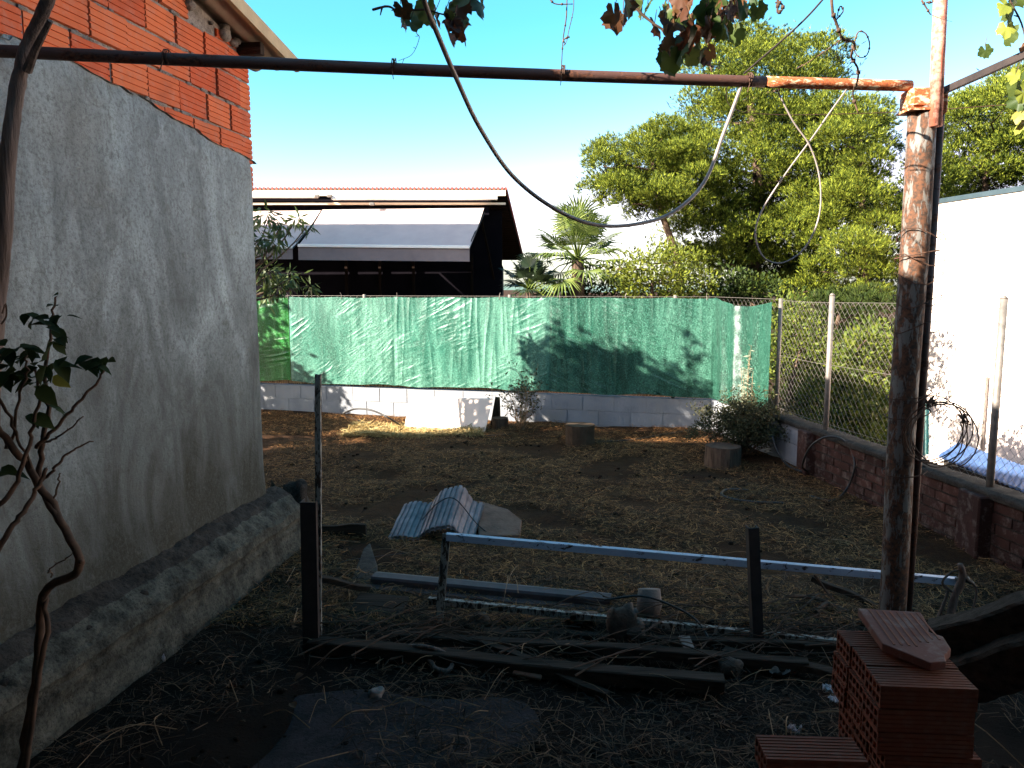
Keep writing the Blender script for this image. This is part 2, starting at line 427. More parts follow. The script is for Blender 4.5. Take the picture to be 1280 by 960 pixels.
mb = MB()   # mortar core of the walls
LW = 5.6
def corewall(s0, s1, n0, n1, ztf):
    k = 12
    for i in range(k):
        a, b = s0+(s1-s0)*i/k, s0+(s1-s0)*(i+1)/k
        mb.hexa([hw(a, n0, -.3), hw(b, n0, -.3), hw(b, n1, -.3), hw(a, n1, -.3), hw(a, n0, ztf(a)), hw(b, n0, ztf(b)), hw(b, n1, ztf(b)), hw(a, n1, ztf(a))])
corewall(0.002, 8, -.22, -.006, lambda s: roofz(s)-.01)
corewall(0.002, 8, -LW, -LW+.2, lambda s: roofz(s)-.01)
corewall(0.004, .2, -LW+.2, -.222, lambda s: roofz(0)-.01)
corewall(7.8, 7.996, -LW+.2, -.222, lambda s: roofz(8)-.01)
mb.build('wall_core', M['mortar'], house)
mb = MB()   # hollow bricks, grooved faces
ch, bl = .165, .27
for r in range(0, 16):
    z0 = 2.36 + r*ch; s = -.004 - (.13 if r % 2 else 0)
    while s < 8:
        L = bl*U(.96, 1.04); a = max(s, -.004); b = s+L-.016
        if b-a > .05 and z0 + ch*.5 < roofz((a+b)/2)+.02:
            zt = min(z0+ch-.014+U(-.004, .003), roofz(a)-.012); ztb = min(zt, roofz(b)-.012)
            if zt-z0 > .03:
                n1 = .008+U(-.005, .006); tl = U(-.005, .005); k = 0
                # stepped profile: ridges and grooves
                prof = []
                ng = 5; hh = (zt-z0)
                for g in range(ng):
                    q0 = z0+hh*g/ng; q1 = z0+hh*(g+1)/ng
                    prof += [(q0+.003, n1), (q1-.006, n1), (q1-.005, n1-.006), (q1+.002, n1-.006)]
                prof[-1] = (zt, n1-.004)
                jit = U(-.003, .003)
                pts = []
                for (q, nn) in prof: pts += [hw(a, nn+tl, q), hw(b, nn-tl, q + jit)]
                pts += [hw(a, -.004, zt), hw(b, -.004, zt+jit)]
                pts = [hw(a, -.004, z0), hw(b, -.004, z0)] + pts
                fs = [(2*i+1, 2*i, 2*i+2, 2*i+3) for i in range(len(pts)//2-1)]
                fs.append(tuple(range(0, len(pts), 2))); fs.append(tuple(reversed(range(1, len(pts), 2))))
                if not (random.random() < .03 and s > .3): mb.add(pts, fs)
        s += L
mb.build('brickwork', M['brick'], house)
# mortar smears squeezed from the joints and lumps under the roof
mb = MB()
for i in range(260):
    s = U(0, 5); z = 2.36+ch*random.randint(1, 9)-.007+U(-.005, .005)
    if z > roofz(s)-.02 or z < ptop(s)-.02: continue
    w = U(.02, .11); mb.add([hw(s, .004, z-.008), hw(s+w, .004, z-.010), hw(s+w*.8, .012, z), hw(s+w*.3, .014, z-.004), hw(s, .004, z+.008), hw(s+w, .003, z+.008)], [(0, 1, 2, 3), (3, 2, 5, 4), (0, 3, 4), (1, 5, 2)])
for i in range(70):
    s = U(0, 6); z = roofz(s)-U(0, .07); r = U(.015, .04)
    c = hw(s, .008, z); mb.grid(lambda a, b: c + Vector((math.cos(a*6.283)*math.sin(b*3.14), math.sin(a*6.283)*math.sin(b*3.14), math.cos(b*3.14)*.7))*r*(1+.4*noise.noise(Vector((a*5, b*5, i)))), 8, 5)
mb.build('mortar_smears', M['mortar'], house, smooth=True)
# roof: corrugated fibre-cement sheet seen from below, edge board
roof_top = .07
mb = MB(); ov = .17
def roofpt(s, n, up): return hw(s, n, roofz(max(s, -.4) if s < 6.5 else s) + up)
nseg = 60
mb.grid(lambda a, b: roofpt(-.3+9*b, ov+.0-(LW+.6)*a, .012+.012*math.sin(a*260)), 400, 14)
mb.grid(lambda a, b: roofpt(-.3+9*(1-b), ov-(LW+.6)*a, .045+.012*math.sin(a*260)), 400, 14)
mb.build('roof', M['soffit'], house, smooth=True)
mb = MB()
mb.hexa([roofpt(-.32, ov+.002, -.005), roofpt(-.32, ov+.03, -.005), roofpt(6.5, ov+.03, -.005), roofpt(6.5, ov+.002, -.005),
         roofpt(-.32, ov+.002, .075), roofpt(-.32, ov+.03, .075), roofpt(6.5, ov+.03, .075), roofpt(6.5, ov+.002, .075)])
mb.build('edge_board', M['edge'], house)
mb = MB()
for i in range(9):
    s = .1+i*.9
    mb = MB(); mb.beam(roofpt(s, -.3, -.045), roofpt(s, ov-.02, -.045), .05, .07); mb.build('rafter', M['oldwood'], house)
# rough concrete footing
def foot(a, b):
    s = -.10 + a*4.2
    prof = [(.02, .47), (.07, .445), (.13, .41), (.185, .365), (.215, .33), (.225, .28), (.215, .20), (.225, .17), (.245, .10), (.25, .02), (.255, -.12)]
    q = b*(len(prof)-1); i = min(int(q), len(prof)-2); t = q-i
    n = prof[i][0]*(1-t)+prof[i+1][0]*t; z = prof[i][1]*(1-t)+prof[i+1][1]*t
    z -= .05; n -= .06*sstep(1, 3.2, s)*b
    k = .012 if b > .4 else .018
    n += k*fb((s*3, b*3, 8)) + (.003 if b > .42 else .008)*fb((s*14, b*8, 3)); z += k*fb((s*3, b*3, 11))+(.010 if b < .45 else .003)*fb((s*17, b*9, 5))
    if .5 < b < .56: n -= .012
    return hw(s, n, z)
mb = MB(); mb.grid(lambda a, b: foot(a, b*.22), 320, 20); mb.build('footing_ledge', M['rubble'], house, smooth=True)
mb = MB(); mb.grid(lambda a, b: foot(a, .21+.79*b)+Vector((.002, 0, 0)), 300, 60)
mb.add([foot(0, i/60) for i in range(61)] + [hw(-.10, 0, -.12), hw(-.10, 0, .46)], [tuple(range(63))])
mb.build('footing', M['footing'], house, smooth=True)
def lump(c, sx, sy, sz, seed, k=.25, nu=16, nv=10, flat=0):
    m = MB()
    def f(a, b):
        d = Vector((math.cos(a*6.2832)*math.sin(b*3.1416), math.sin(a*6.2832)*math.sin(b*3.1416), -math.cos(b*3.1416)))
        q = Vector([math.copysign(abs(x)**.6, x) for x in d])
        r = 1+k*noise.noise(q*1.3+Vector((seed, seed*2, 0)))+k*.5*noise.noise(q*4+Vector((seed, 0, 3)))
        return Vector(c)+Vector((q.x*sx*r, q.y*sy*r, q.z*sz*r))
    m.grid(f, nu, nv); return m
lump(hw(-.22, .12, .2), .09, .10, .21, 3.3, .35, 24, 16).build('footing_rubble', M['rubble'], house, smooth=True)
m2 = MB(); 
for i in range(60):
    s = U(-.1, 3.2); n = U(.02, .15); c = hw(s, n, .385-.45*n+U(-.02, .005)); r = U(.012, .035)
    q = lump(c, r, r, r*.7, i*1.7, .4, 8, 5); m2.add(q.v, q.f)
m2.build('footing_pebbles', M['rubble'], house, smooth=True)

# ------------------------------------------------------------ pergola frame
pz, pY = 2.59, 3.60
pt = P(1145, 110, pY)
pxm = 1.82
perg = thing('pergola_frame', 'rusty steel pergola frame: long pipe across the yard on a flaking painted post at right', 'pergola', (pxm, pY, 0))
A = P(-60, 61, 3.04); B = P(1138, 107.5, pY-.005)
mb = MB(); Q = [A.lerp(B, i/40) + Vector((0, 0, -.012*math.sin(math.pi*i/40))) for i in range(41)]
mb.tube(Q[:34], .0235, 16); mb.build('crossbar', M['rustpipe'], perg, smooth=True)
mb = MB(); mb.tube(Q[33:], .024, 16); mb.build('crossbar_end', M['orangerust'], perg, smooth=True)
mb = MB(); mb.tube([(pxm+.005*math.sin(i), pY, -.1+i*.27) for i in range(10)]+[(pxm, pY, 2.55)], .060, 24); mb.build('post', M['post'], perg, smooth=True)
mb = MB()
mb.tube([(pxm+.085, pY+.02, -.05), (pxm+.088, pY+.02, 2.6)], .022, 12)
mb.build('side_pipe', M['rustpipe'], perg, smooth=True)
mb = MB(); mb.tube([(pxm+.03, pY-.06, 2.45), (pxm+.015, pY-.055, 3.3)], .028, 14); mb.build('upright_pipe', M['redpipe'], perg, smooth=True)
mb = MB(); mb.box((pxm-.015, pY, 2.575), (.125, .12, .085), bev=.01); mb.box((pxm+.075, pY+.02, 2.565), (.06, .08, .10), bev=.008); mb.box((pxm-.015, pY, 2.525), (.14, .135, .010))
mb.build('collar', M['orangerust'], perg)
ra, rb = Vector((pxm+.08, pY, 2.61)), P(1300, 60, 3.1)
mb = MB(); mb.beam(ra, rb, .02, .028); mb.build('rafter', M['darksteel'], perg)
mb = MB()
for k in range(5):
    zz = 2.0-.12*k+U(-.03, .03)
    mb.tube([Vector((pxm+.03, pY, zz+k*.02))+Vector((math.cos(a)*.105, math.sin(a)*.085, .03*math.sin(a*2+k))) for a in [j*.524 for j in range(13)]], .0025, 4)
for zz in (1.17, 1.26, .9, 1.9):
    mb.tube([Vector((pxm+.02, pY, zz))+Vector((math.cos(a)*.1, math.sin(a)*.08, .02*math.sin(a+zz))) for a in [j*.524 for j in range(13)]], .003, 4)
mb.build('wire_binding', M['rustwire'], perg)
# knots of tying wire on crossbar
mb = MB()
for px in (498, 700, 930, 235):
    c = P(px, 63+px*.0375, 3.3+px*.00027)
    c = A.lerp(B, (c.x-A.x)/(B.x-A.x))
    for k in range(3): mb.tube([c+Vector((.006*k+U(-.003, .003), math.cos(a)*.029, math.sin(a)*.029)) for a in [j*.7 for j in range(10)]], .0022, 4)
    mb.tube([c+Vector((0, -.028, -.02)), c+Vector((U(-.02, .02), -.035, -.06))], .002, 4)
mb.build('tie_wire', M['rustwire'], perg)

# coil of wire hanging on the post
mb = MB(); cc = P(1172, 542, 3.48)
for k in range(6):
    rx, rz = .13+U(-.012, .012), .15+U(-.012, .012); o_ = Vector((U(-.012, .012), U(-.02, .02), U(-.012, .012)))
    mb.tube([cc+o_+Vector((math.cos(a)*rx*1.05+.1*0, .06*math.sin(a+k), math.sin(a)*rz)) for a in [j*.2094+k for j in range(31-(k % 3)*3)]], .0028, 5)
for a in (.5, 1.9, .45, 2.0, 1.85):
    c2 = cc+Vector((math.cos(a)*.135, 0, math.sin(a)*.15))
    mb.tube([c2+Vector((U(-.025, .025), U(-.02, .02), U(-.025, .025))) for j in range(9)], .004, 5)
tag(mb.build('wire_coil', M['rustwire'], origin=cc), 'tangled coil of rusty black wire hanging from the flaking post', 'wire coil')

# cables
def cable(name, pts, r, mat, label, cat, n=8):
    q = spline(pts, n); mb = MB(); mb.tube(q, r, 8)
    o = mb.build(name, mat, smooth=True, origin=q[0]); return tag(o, label, cat)
cp = [(505, -90, 2.0), (530, 0, 2.15), (545, 38, 2.25), (570, 97, 2.42), (600, 160, 2.65), (640, 219, 2.9), (690, 259, 3.), (740, 280, 3.1), (790, 281, 3.2), (840, 266, 3.3), (880, 228, 3.37), (905, 165, 3.43), (930, 98, 3.49)]
cable('hanging_cable', [P(*p) for p in cp], .0075, M['cable'], 'thick grey cable sagging in a deep curve below the rusty crossbar', 'cable')
cp = [(971, 112, 3.52), (991, 151, 3.54), (1011, 180, 3.55), (1022, 210, 3.56), (1026, 240, 3.57), (1024, 269, 3.58), (1014, 297, 3.59), (998, 318, 3.6), (975, 329, 3.6), (955, 322, 3.6), (945, 300, 3.6), (946, 279, 3.6), (958, 253, 3.6), (985, 213, 3.58), (1014, 174, 3.56), (1037, 141, 3.55), (1058, 112, 3.54)]
cable('looped_cable', [P(*p) for p in cp], .0036, M['cable'], 'thin grey cable hanging in a long loop in front of the pines', 'cable')
cable('thin_wire', [P(1045, -20, 2.9), P(1000, 30, 3.05), P(930, 92, 3.45)], .0035, M['darksteel'], 'thin dark wire running down to the crossbar near the pine tops', 'wire')
cable('clothes_wire', [P(905, 96, 3.55), P(930, 140, 4.2), P(1100, 141, 4.4), P(1300, 128, 4.3)], .002, M['rustwire'], 'very thin taut wire passing behind the post top', 'wire')

# ------------------------------------------------------------ leaves helper
def leaf_quads(C, Dn, W, L, wd, curl=0):
    # C centres Nx3, Dn directions, W side vectors; diamond leaf
    n = len(C); L = np.broadcast_to(np.asarray(L, float).reshape(-1, 1), (n, 1)); wd = np.broadcast_to(np.asarray(wd, float).reshape(-1, 1), (n, 1))
    Vv = np.stack([C, C+Dn*L*.45+W*wd*.5, C+Dn*L, C+Dn*L*.45-W*wd*.5], 1).reshape(-1, 3)
    Ff = np.arange(4*n).reshape(n, 4); return Vv, Ff
def unit(a): return a/np.maximum(1e-9, np.linalg.norm(a, axis=1, keepdims=True))
def rnd_dirs(n): return unit(RS.normal(size=(n, 3)))
def side(Dn):
    w = np.cross(Dn, rnd_dirs(len(Dn))); return unit(w)
def cloud(clumps, n_per, L, W, bias_up=0.3, shell=.5, flat=.8):
    """clumps: list of (centre, radius); leaves of size L,W scattered through each"""
    Vs, Fs, off = [], [], 0
    for c, r in clumps:
        n = max(6, int(n_per*(r**2)))
        d = rnd_dirs(n); rr = r*(shell+(1-shell)*RS.rand(n, 1))*(1+.25*RS.normal(size=(n, 1)))
        pos = np.array(c)+d*rr*np.array([1, 1, flat])
        dn = unit(d*.8+rnd_dirs(n)*.7+np.array([0, 0, bias_up]))
        v, f = leaf_quads(pos, dn, side(dn), L*(.6+.8*RS.rand(n)), W*(.6+.8*RS.rand(n)))
        Vs.append(v); Fs.append(f+off); off += len(v)
    return np.concatenate(Vs), np.concatenate(Fs)
def tufts(clumps, n_per, k, L, W, flat=.72, up=.55):
    # pine: tufts of needles over the shell of each rounded pad of foliage, thin underneath
    Vs, Fs, off = [], [], 0
    for c, r in clumps:
        n = max(8, int(n_per*r*r))
        d = rnd_dirs(n); d[:, 2] = np.where(d[:, 2] < -.12, -d[:, 2]*.9, d[:, 2]); d = unit(d)
        lob = 1+.22*np.sin(d[:, 0:1]*6+c[0]*9)*np.cos(d[:, 1:2]*6+c[2]*7)+.14*np.sin(d[:, 2:3]*11+c[1]*9)*np.cos(d[:, 0:1]*12+c[2]*5)
        pos = np.array(c)+d*np.array([1, 1, flat])*r*lob*(.62+.42*RS.rand(n, 1)**.6)
        ax = unit(d*.8+np.array([0, 0, up])+.3*rnd_dirs(n))
        pos = np.repeat(pos, k, 0); a2 = np.repeat(ax, k, 0)
        m = len(pos); dn = unit(a2+.6*rnd_dirs(m))
        v, f = leaf_quads(pos, dn, side(dn), L*(.6+.7*RS.rand(m)), W)
        Vs.append(v); Fs.append(f+off); off += len(v)
    return np.concatenate(Vs), np.concatenate(Fs)
def limb(mb, a, b, r0, r1, n=8, wob=.1, k=7):
    a, b = Vector(a), Vector(b); L = (b-a).length; pts = []
    s1 = U(0, 99)
    for i in range(n+1):
        t = i/n; w = Vector((noise.noise(Vector((s1, t*2.2, 0))), noise.noise(Vector((s1, t*2.2, 9))), noise.noise(Vector((s1, t*2.2, 5)))))
        pts.append(a.lerp(b, t)+w*L*wob*math.sin(math.pi*t*.9))
    mb.tube(pts, [r0+(r1-r0)*i/n for i in range(n+1)], k); return pts

# ------------------------------------------------------------ block wall at the back
def bw(x, n, z):    # along X on the back wall line, n towards camera
    d = Vector((1, -.271, 0)).normalized(); nn = Vector((-.271, -1, 0)).normalized()
    return Vector((x, backy(x), z)) + nn*n
wall = thing('block_wall', 'low pale concrete block wall at the back of the yard under the green nets', 'wall', (0, backy(0), 0))
mb = MB(); mc = MB()
for r in range(3):
    x = -7.3 + (.2 if r % 2 else 0); z0 = -.20+r*.193
    while x < 2.5:
        b = min(x+.385, 2.5); a = x+.006; j = U(-.003, .003)
        if b-a > .05:
            mb.hexa([bw(a, 0+j, z0+.004), bw(b, 0+j, z0+.004), bw(b, -.15, z0+.004), bw(a, -.15, z0+.004), bw(a, 0+j, z0+.187), bw(b, 0+j, z0+.187), bw(b, -.15, z0+.187), bw(a, -.15, z0+.187)])
        x += .391
mb.build('blocks', M['block'], wall)
mc.hexa([bw(-7.3, -.006, -.25), bw(2.49, -.006, -.25), bw(2.49, -.144, -.25), bw(-7.3, -.144, -.25), bw(-7.3, -.006, .374), bw(2.49, -.006, .374), bw(2.49, -.144, .374), bw(-7.3, -.144, .374)])
mc.build('mortar_joints', M['block'], wall)
# return of the wall to the corner and side brick wall
K0, K1 = Vector((2.45, backy(2.45), 0)), Vector((2.72, 8.15, 0))
side_wall = thing('brick_garden_wall', 'low dark red brick wall with pale coping along the right side of the yard', 'wall', (3.0, 5.5, 0))
def sw(y, n, z): # n toward yard (−x)
    return Vector((wallx(y)-n, y, z))
mb = MB()
mb.hexa([K0+Vector((0, 0, -.3)), K1+Vector((0, 0, -.3)), K1+Vector((.15, 0, -.3)), K0+Vector((.15, 0, -.3)), K0+Vector((0, 0, .38)), K1+Vector((0, 0, .38)), K1+Vector((.15, 0, .38)), K0+Vector((.15, 0, .38))])
for r in range(3):
    y = 8.15
    z0 = -.16+r*.19
    while y > 7.36:
        y2 = max(y-.39, 7.35); mb.hexa([sw(y, .01, z0+.003), sw(y2+.008, .01, z0+.003), sw(y2+.008, -.14, z0+.003), sw(y, -.14, z0+.003), sw(y, .01, z0+.186), sw(y2+.008, .01, z0+.186), sw(y2+.008, -.14, z0+.186), sw(y, -.14, z0+.186)]); y = y2
mb.build('block_section', M['block'], side_wall)
mb = MB()
mb.hexa([sw(7.35, 0, -.4), sw(1, 0, -.4), sw(1, -.15, -2.2), sw(7.35, -.15, -2.2), sw(7.35, 0, .395), sw(1, 0, .395), sw(1, -.15, .395), sw(7.35, -.15, .395)])
mb.build('mortar_core', M['rubble'], side_wall)
mb = MB()
for r in range(9):
    y = 7.34 - (.12 if r % 2 else 0); z0 = -.26+r*.0725
    while y > 1.2:
        L = .245*U(.95, 1.05); j = U(.004, .012); e = min(y, 7.34)
        mb.hexa([sw(e, j, z0+.004), sw(y-L+.012, j, z0+.004), sw(y-L+.012, -.01, z0+.004), sw(e, -.01, z0+.004), sw(e, j, z0+.064), sw(y-L+.012, j, z0+.064), sw(y-L+.012, -.01, z0+.064), sw(e, -.01, z0+.064)])
        y -= L
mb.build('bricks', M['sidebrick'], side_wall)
mb = MB()
for (y, w) in ((7.30, .22), (5.05, .25), (3.0, .25)): mb.box(sw(y, .035, .05), (.1, w, .72), bev=.01)
mb.build('pillar', M['sidebrick'], side_wall)
mb = MB()
ny_ = 60
def cop(a, b):
    y = 8.2-7.2*a; pr = [(.03, .395), (.035, .43), (0.0, .447), (-.15, .449), (-.175, .43), (-.17, .39)]
    q = b*5; i = min(int(q), 4); t = q-i; n = pr[i][0]*(1-t)+pr[i+1][0]*t; z = pr[i][1]*(1-t)+pr[i+1][1]*t
    return sw(y, n+.008*fb((y*5, b*3, 1)), z+.008*fb((y*6, b*2, 4)))
mb.grid(cop, 160, 10); mb.build('coping', M['rubble'], side_wall, smooth=True)

# ------------------------------------------------------------ chain link
def chain(mb, p0, p1, z0, z1, cell=.040, r=.0016, sag=.0):
    p0, p1 = Vector(p0), Vector(p1); d = p1-p0; L = d.length; d = d/L; nrm = Vector((d.y, -d.x, 0))
    nw = int(L/cell); nz = int((z1-z0)/cell*1.1); dz = (z1-z0)/nz
    for i in range(nw):
        pts = []
        for j in range(nz*1+1):
            x = (i + ((i+j) % 2))*cell + .004*noise.noise(Vector((i*.3, j*.3, 0)))
            bul = .03*noise.noise(Vector((i*.05, j*.08, 4)))
            p = p0+d*min(L, x+cell*.06*(1 if (i+j) % 2 else -1)); p = p+nrm*bul
            pts.append(Vector((p.x, p.y, z0+dz*j)))
        mb.tube(pts, r, 3, cap=False)
fence = thing('chain_link_fence', 'grey chain-link fence with steel posts standing on the brick wall at right', 'fence', sw(5.5, -.08, .45))
mb = MB(); chain(mb, sw(8.15, -.08, 0), sw(2.6, -.08, 0), .46, 1.62)
mb.build('wire_mesh', M['wire'], fence)
mb = MB()
for z in (.5, 1.05, 1.62): mb.tube([sw(8.2-i*.7, -.08, z-.01*math.sin(i*1.6)) for i in range(9)], .0022, 5)
mb.build('tension_wire', M['wire'], fence)
for y in (7.15, 5.06, 3.0):
    mb = MB(); c = sw(y, -.06, 0); mb.tube([(c.x, c.y, .2), (c.x, c.y, 1.68)], .024, 14)
    mb.tube([(c.x, c.y, 1.68), (c.x, c.y, 1.70)], [.026, .012], 14)
    mb.build('fence_post', M['galv'], fence, smooth=True)
bf = thing('chain_link_fence', 'chain-link fence behind the green nets, only its top wire and post tips showing', 'fence', bw(0, -.07, .38))
mb = MB(); chain(mb, bw(-5, -.07, 0), bw(2.45, -.07, 0), .40, 1.63, .05); chain(mb, K0+Vector((.07, 0, 0)), K1+Vector((.07, 0, 0)), .40, 1.62, .05)
mb.build('wire_mesh', M['wire'], bf)
mb = MB()
for z in (.5, 1.64): mb.tube([bw(-5+i*.93, -.07, z) for i in range(9)]+[K1+Vector((.07, 0, z-.01))], .0025, 5)
mb.build('tension_wire', M['wire'], bf)
for x in (-4.3, -2.05, -.05, 2.0):
    mb = MB(); c = bw(x, -.07, 0); mb.tube([(c.x, c.y, .2), (c.x, c.y, 1.66)], .022, 10); mb.build('fence_post', M['galv'], bf, smooth=True)
c = K1+Vector((.07, 0.03, 0)); mb = MB(); mb.tube([(c.x, c.y, .2), (c.x, c.y, 1.64)], .022, 10); mb.build('fence_post', M['galv'], bf, smooth=True)

# reed screen just showing under the nets
mb = MB(); x = -4.2
while x < 2.44:
    c = bw(x, -.045+U(-.004, .004), 0); r = U(.003, .006); zb = .385+U(0, .02)
    mb.tube([(c.x, c.y, zb), (c.x+U(-.004, .004), c.y, 1.5)], r, 4); x += .0125
o = mb.build('reed_screen', M['reed'], origin=bw(-1, -.045, .38)); tag(o, 'brown reed screen whose cut ends show below the green nets', 'reed screen')

# ------------------------------------------------------------ green nets
def net(x0, x1, zb, zt, mat, label, seed, tint=0, folds=None, nu=420, nv=170, name='shade_net', diag=1.0, vert=.3):
    mb = MB()
    def f(a, b):
        x = x0+(x1-x0)*a; z = zb+(zt-zb)*b; w = x1-x0
        # drag wrinkles: many short, sharp creases pulled away from the ties
        dx = .035*noise.noise(Vector((x*3, z*3, seed+8)))
        u = (x+dx)*.8+z*.8*diag; v_ = -(x+dx)*.9*diag+z*1.1
        msk = max(0, min(1, noise.noise(Vector((x*1.7, z*2.2, seed+4)))*1.8+.55))
        cr = 1-abs(noise.noise(Vector((u*2.2+seed, v_*10.+seed, seed))))*2.6
        cr2 = 1-abs(noise.noise(Vector((u*6+seed, v_*21.+seed, seed+3))))*2.2
        vs = 1-abs(noise.noise(Vector((x*9+seed, z*.9, seed+2))))*2.0
        n = .010 + ((.007*max(cr, 0)**1.3*(.5+noise.noise(Vector((x*2.3, z*3, 8))))) + .004*max(cr2, 0)**1.5*(.4+noise.noise(Vector((x*4, z*5, 2)))))*msk + .014*max(vs, 0)**1.6*vert*(.4+.6*(1-msk)) + .030*noise.noise(Vector((x*1.6, z*.7, seed)))
        e = min(a, 1-a)*w
        if e < .05: n *= .4+.6*e/.05
        zz = z + (.012*math.sin(x*5+seed) if b < .02 else 0) + (1-b)*.006*math.sin(x*9+seed) - b*.012*abs(math.sin((x-x0)*math.pi/ .72))
        return bw(x, max(n, -.03)+.012, zz)
    mb.grid(f, nu, nv)
    o = mb.build(name, mat, smooth=True, origin=bw((x0+x1)/2, 0, zb)); return tag(o, label, 'shade net', 'green shade nets tied to the back fence')
# pixel columns of the seams -> X on the wall line
def seamx(px):
    u = (px-640)/F/.99; return (11.2-.271*3.59)*u/(1+.271*u)
S = [seamx(p) for p in (318, 366, 495, 685, 893)]
net(S[0], S[1]-.01, .43, 1.62, M['netbright'], 'narrow bright grass-green net at the far left end of the back fence', 5, nu=60, diag=.2)
net(S[1], S[2]+.02, .42, 1.625, M['netpale'], 'pale wrinkled green net between the bright green piece and the first seam', 11, vert=.25)
net(S[2], S[3]+.02, .425, 1.63, M['netpale'], 'green net with vertical streaks, second wide panel from the left', 23, diag=.6, vert=.7, nu=520)
net(S[3], S[4], .41, 1.63, M['net'], 'green net panel with the dark tree shadow, third wide panel from the left', 37, diag=-.6, vert=.5, nu=560)
mb = MB()
def f(a, b):
    p = bw(S[4], .02, 0).lerp(K1+Vector((-.02, -.05, 0)), a)
    zt = 1.635-.03*a-.075*math.sin(math.pi*a); zb = .40-.02*a; z = zb+(zt-zb)*b
    # folds fanning from the top ties
    fold = .13*(math.exp(-((a-.42-.10*(1-b))/.05)**2)+.9*math.exp(-((a-.80+.12*(1-b))/.045)**2)+.7*math.exp(-((a-.14-.05*(1-b))/.05)**2)-.3)*(.45+.55*(1-b)) + .018*noise.noise(Vector((a*9, b*2, 1)))+.006*noise.noise(Vector((a*20, b*14, 1)))
    d = (K1-bw(S[4], .02, 0)).normalized(); nn = Vector((-d.y, d.x, 0))*-1
    if nn.x > 0: nn = -nn
    return p + nn*(.03+fold*math.sin(math.pi*min(1, a*1.1))) + Vector((0, 0, z))
mb.grid(f, 160, 80)
tag(mb.build('shade_net', M['netdeep'], smooth=True), 'loose green net folded round the corner of the fence, hanging in deep folds', 'shade net', 'green shade nets tied to the back fence')
mb = MB()   # tie tops
for px in (365, 431, 500, 625, 699, 780, 880):
    x = seamx(px); c = bw(x, .03, 1.6); mb.tube([c, c+Vector((U(-.01, .01), 0, .05)), c+Vector((U(-.02, .02), -.01, .085))], .0035, 4)
mb.build('tie_wire', M['wire'], bf)

# ------------------------------------------------------------ neighbour's house with awnings
HY = 14.4
nh = thing('neighbour_house', 'low dark neighbouring house with red-tiled edge and cream fascia beyond the green nets', 'house', (-2.6, HY, 0))
e0 = P(632, 232, HY); ez = e0.z; xr = e0.x; xl = -8.5
mb = MB(); tz = ez-.05
rd = Vector((.40, 6.2, -1.0))
mb.hexa([(xl, HY, tz-.06), (xr, HY, tz-.06), Vector((xr, HY, tz-.06))+rd, Vector((xl, HY, tz-.06))+rd, (xl, HY, tz), (xr, HY, tz), Vector((xr, HY, tz))+rd, Vector((xl, HY, tz))+rd])
mb.build('roof_slab', M['darkwood'], nh)
mb = MB(); x = xl
while x < xr:
    mb.tube([Vector((x, HY-.02, tz+.0)), Vector((x, HY-.02, tz+.0))+rd], .026, 7); x += .075
for k in range(28): mb.tube([Vector((xr, HY, tz-.0))+rd*(k/28), Vector((xr+.0, HY, tz))+rd*((k+.9)/28)], .03, 6)
mb.build('roof_tiles', M['rooftile'], nh)
mb = MB(); mb.box(((xl+xr)/2, HY-.04, tz-.085), (xr-xl, .03, .10)); mb.build('fascia', M['cream'], nh)
mb = MB()
c0 = P(415, 250, HY-.15).x; c1 = P(622, 247, HY-.15).x; cz = P(600, 247, HY-.15).z
mb.box(((c0+c1)/2, HY-.15, cz), (c1-c0, .12, .08), bev=.01); mb.box(((xl+c0)/2-.1, HY-.15, cz+.03), (c0-xl-.3, .12, .07), bev=.01)
mb.build('awning_cassette', M['whitepaint'], nh)
mb = MB(); mb.box(((xl+xr)/2, HY-.06, cz-.10), (xr-xl, .10, .035)); mb.build('rail', M['cream'], nh)
mb = MB(); 
for px in (396, 412, 465): p = P(px, 245 if px < 450 else 255, HY-.22); mb.box(p, (.09, .06, .05), bev=.01)
mb.build('bracket', M['galv'], nh)
mb = MB()
mb.box(((xl+xr)/2, HY+1.0, ez/2-.3), (xr-xl-.15, .15, ez-.1)); mb.box((xr-.2, HY+3.4, 1.1), (.2, 4.8, 2.3))
x = xl+.3
mb.build('wall', M['darkpanel'], nh)
mb = MB()
for px in (433, 475, 517, 590):
    p = P(px, 345, HY+.86); mb.box((p.x, HY+.86, 1.2), (.05, .06, 2.4))
mb.build('door_frames', M['darkwood'], nh)
mb = MB()
for k in range(30):
    q = rd*(k/30); mb.beam(Vector((xl, HY, tz-.08))+q, Vector((xr-.03, HY, tz-.08))+q, .05, .04)
mb.build('soffit_slats', M['darkwood'], nh)
mb = MB(); mb.box(((xl+xr)/2-.1, HY+.02, 3.24), (xr-xl-.4, .04, .40)); mb.build('sun_stop_board', M['darkpanel'], nh)  # board added to stop sun passing between awning and eave
mb = MB(); p = P(606, 290, HY+.2); mb.tube([P(600, 265, HY), P(622, 370, HY+1.2)], .025, 6); mb.build('brace', M['darkwood'], nh)
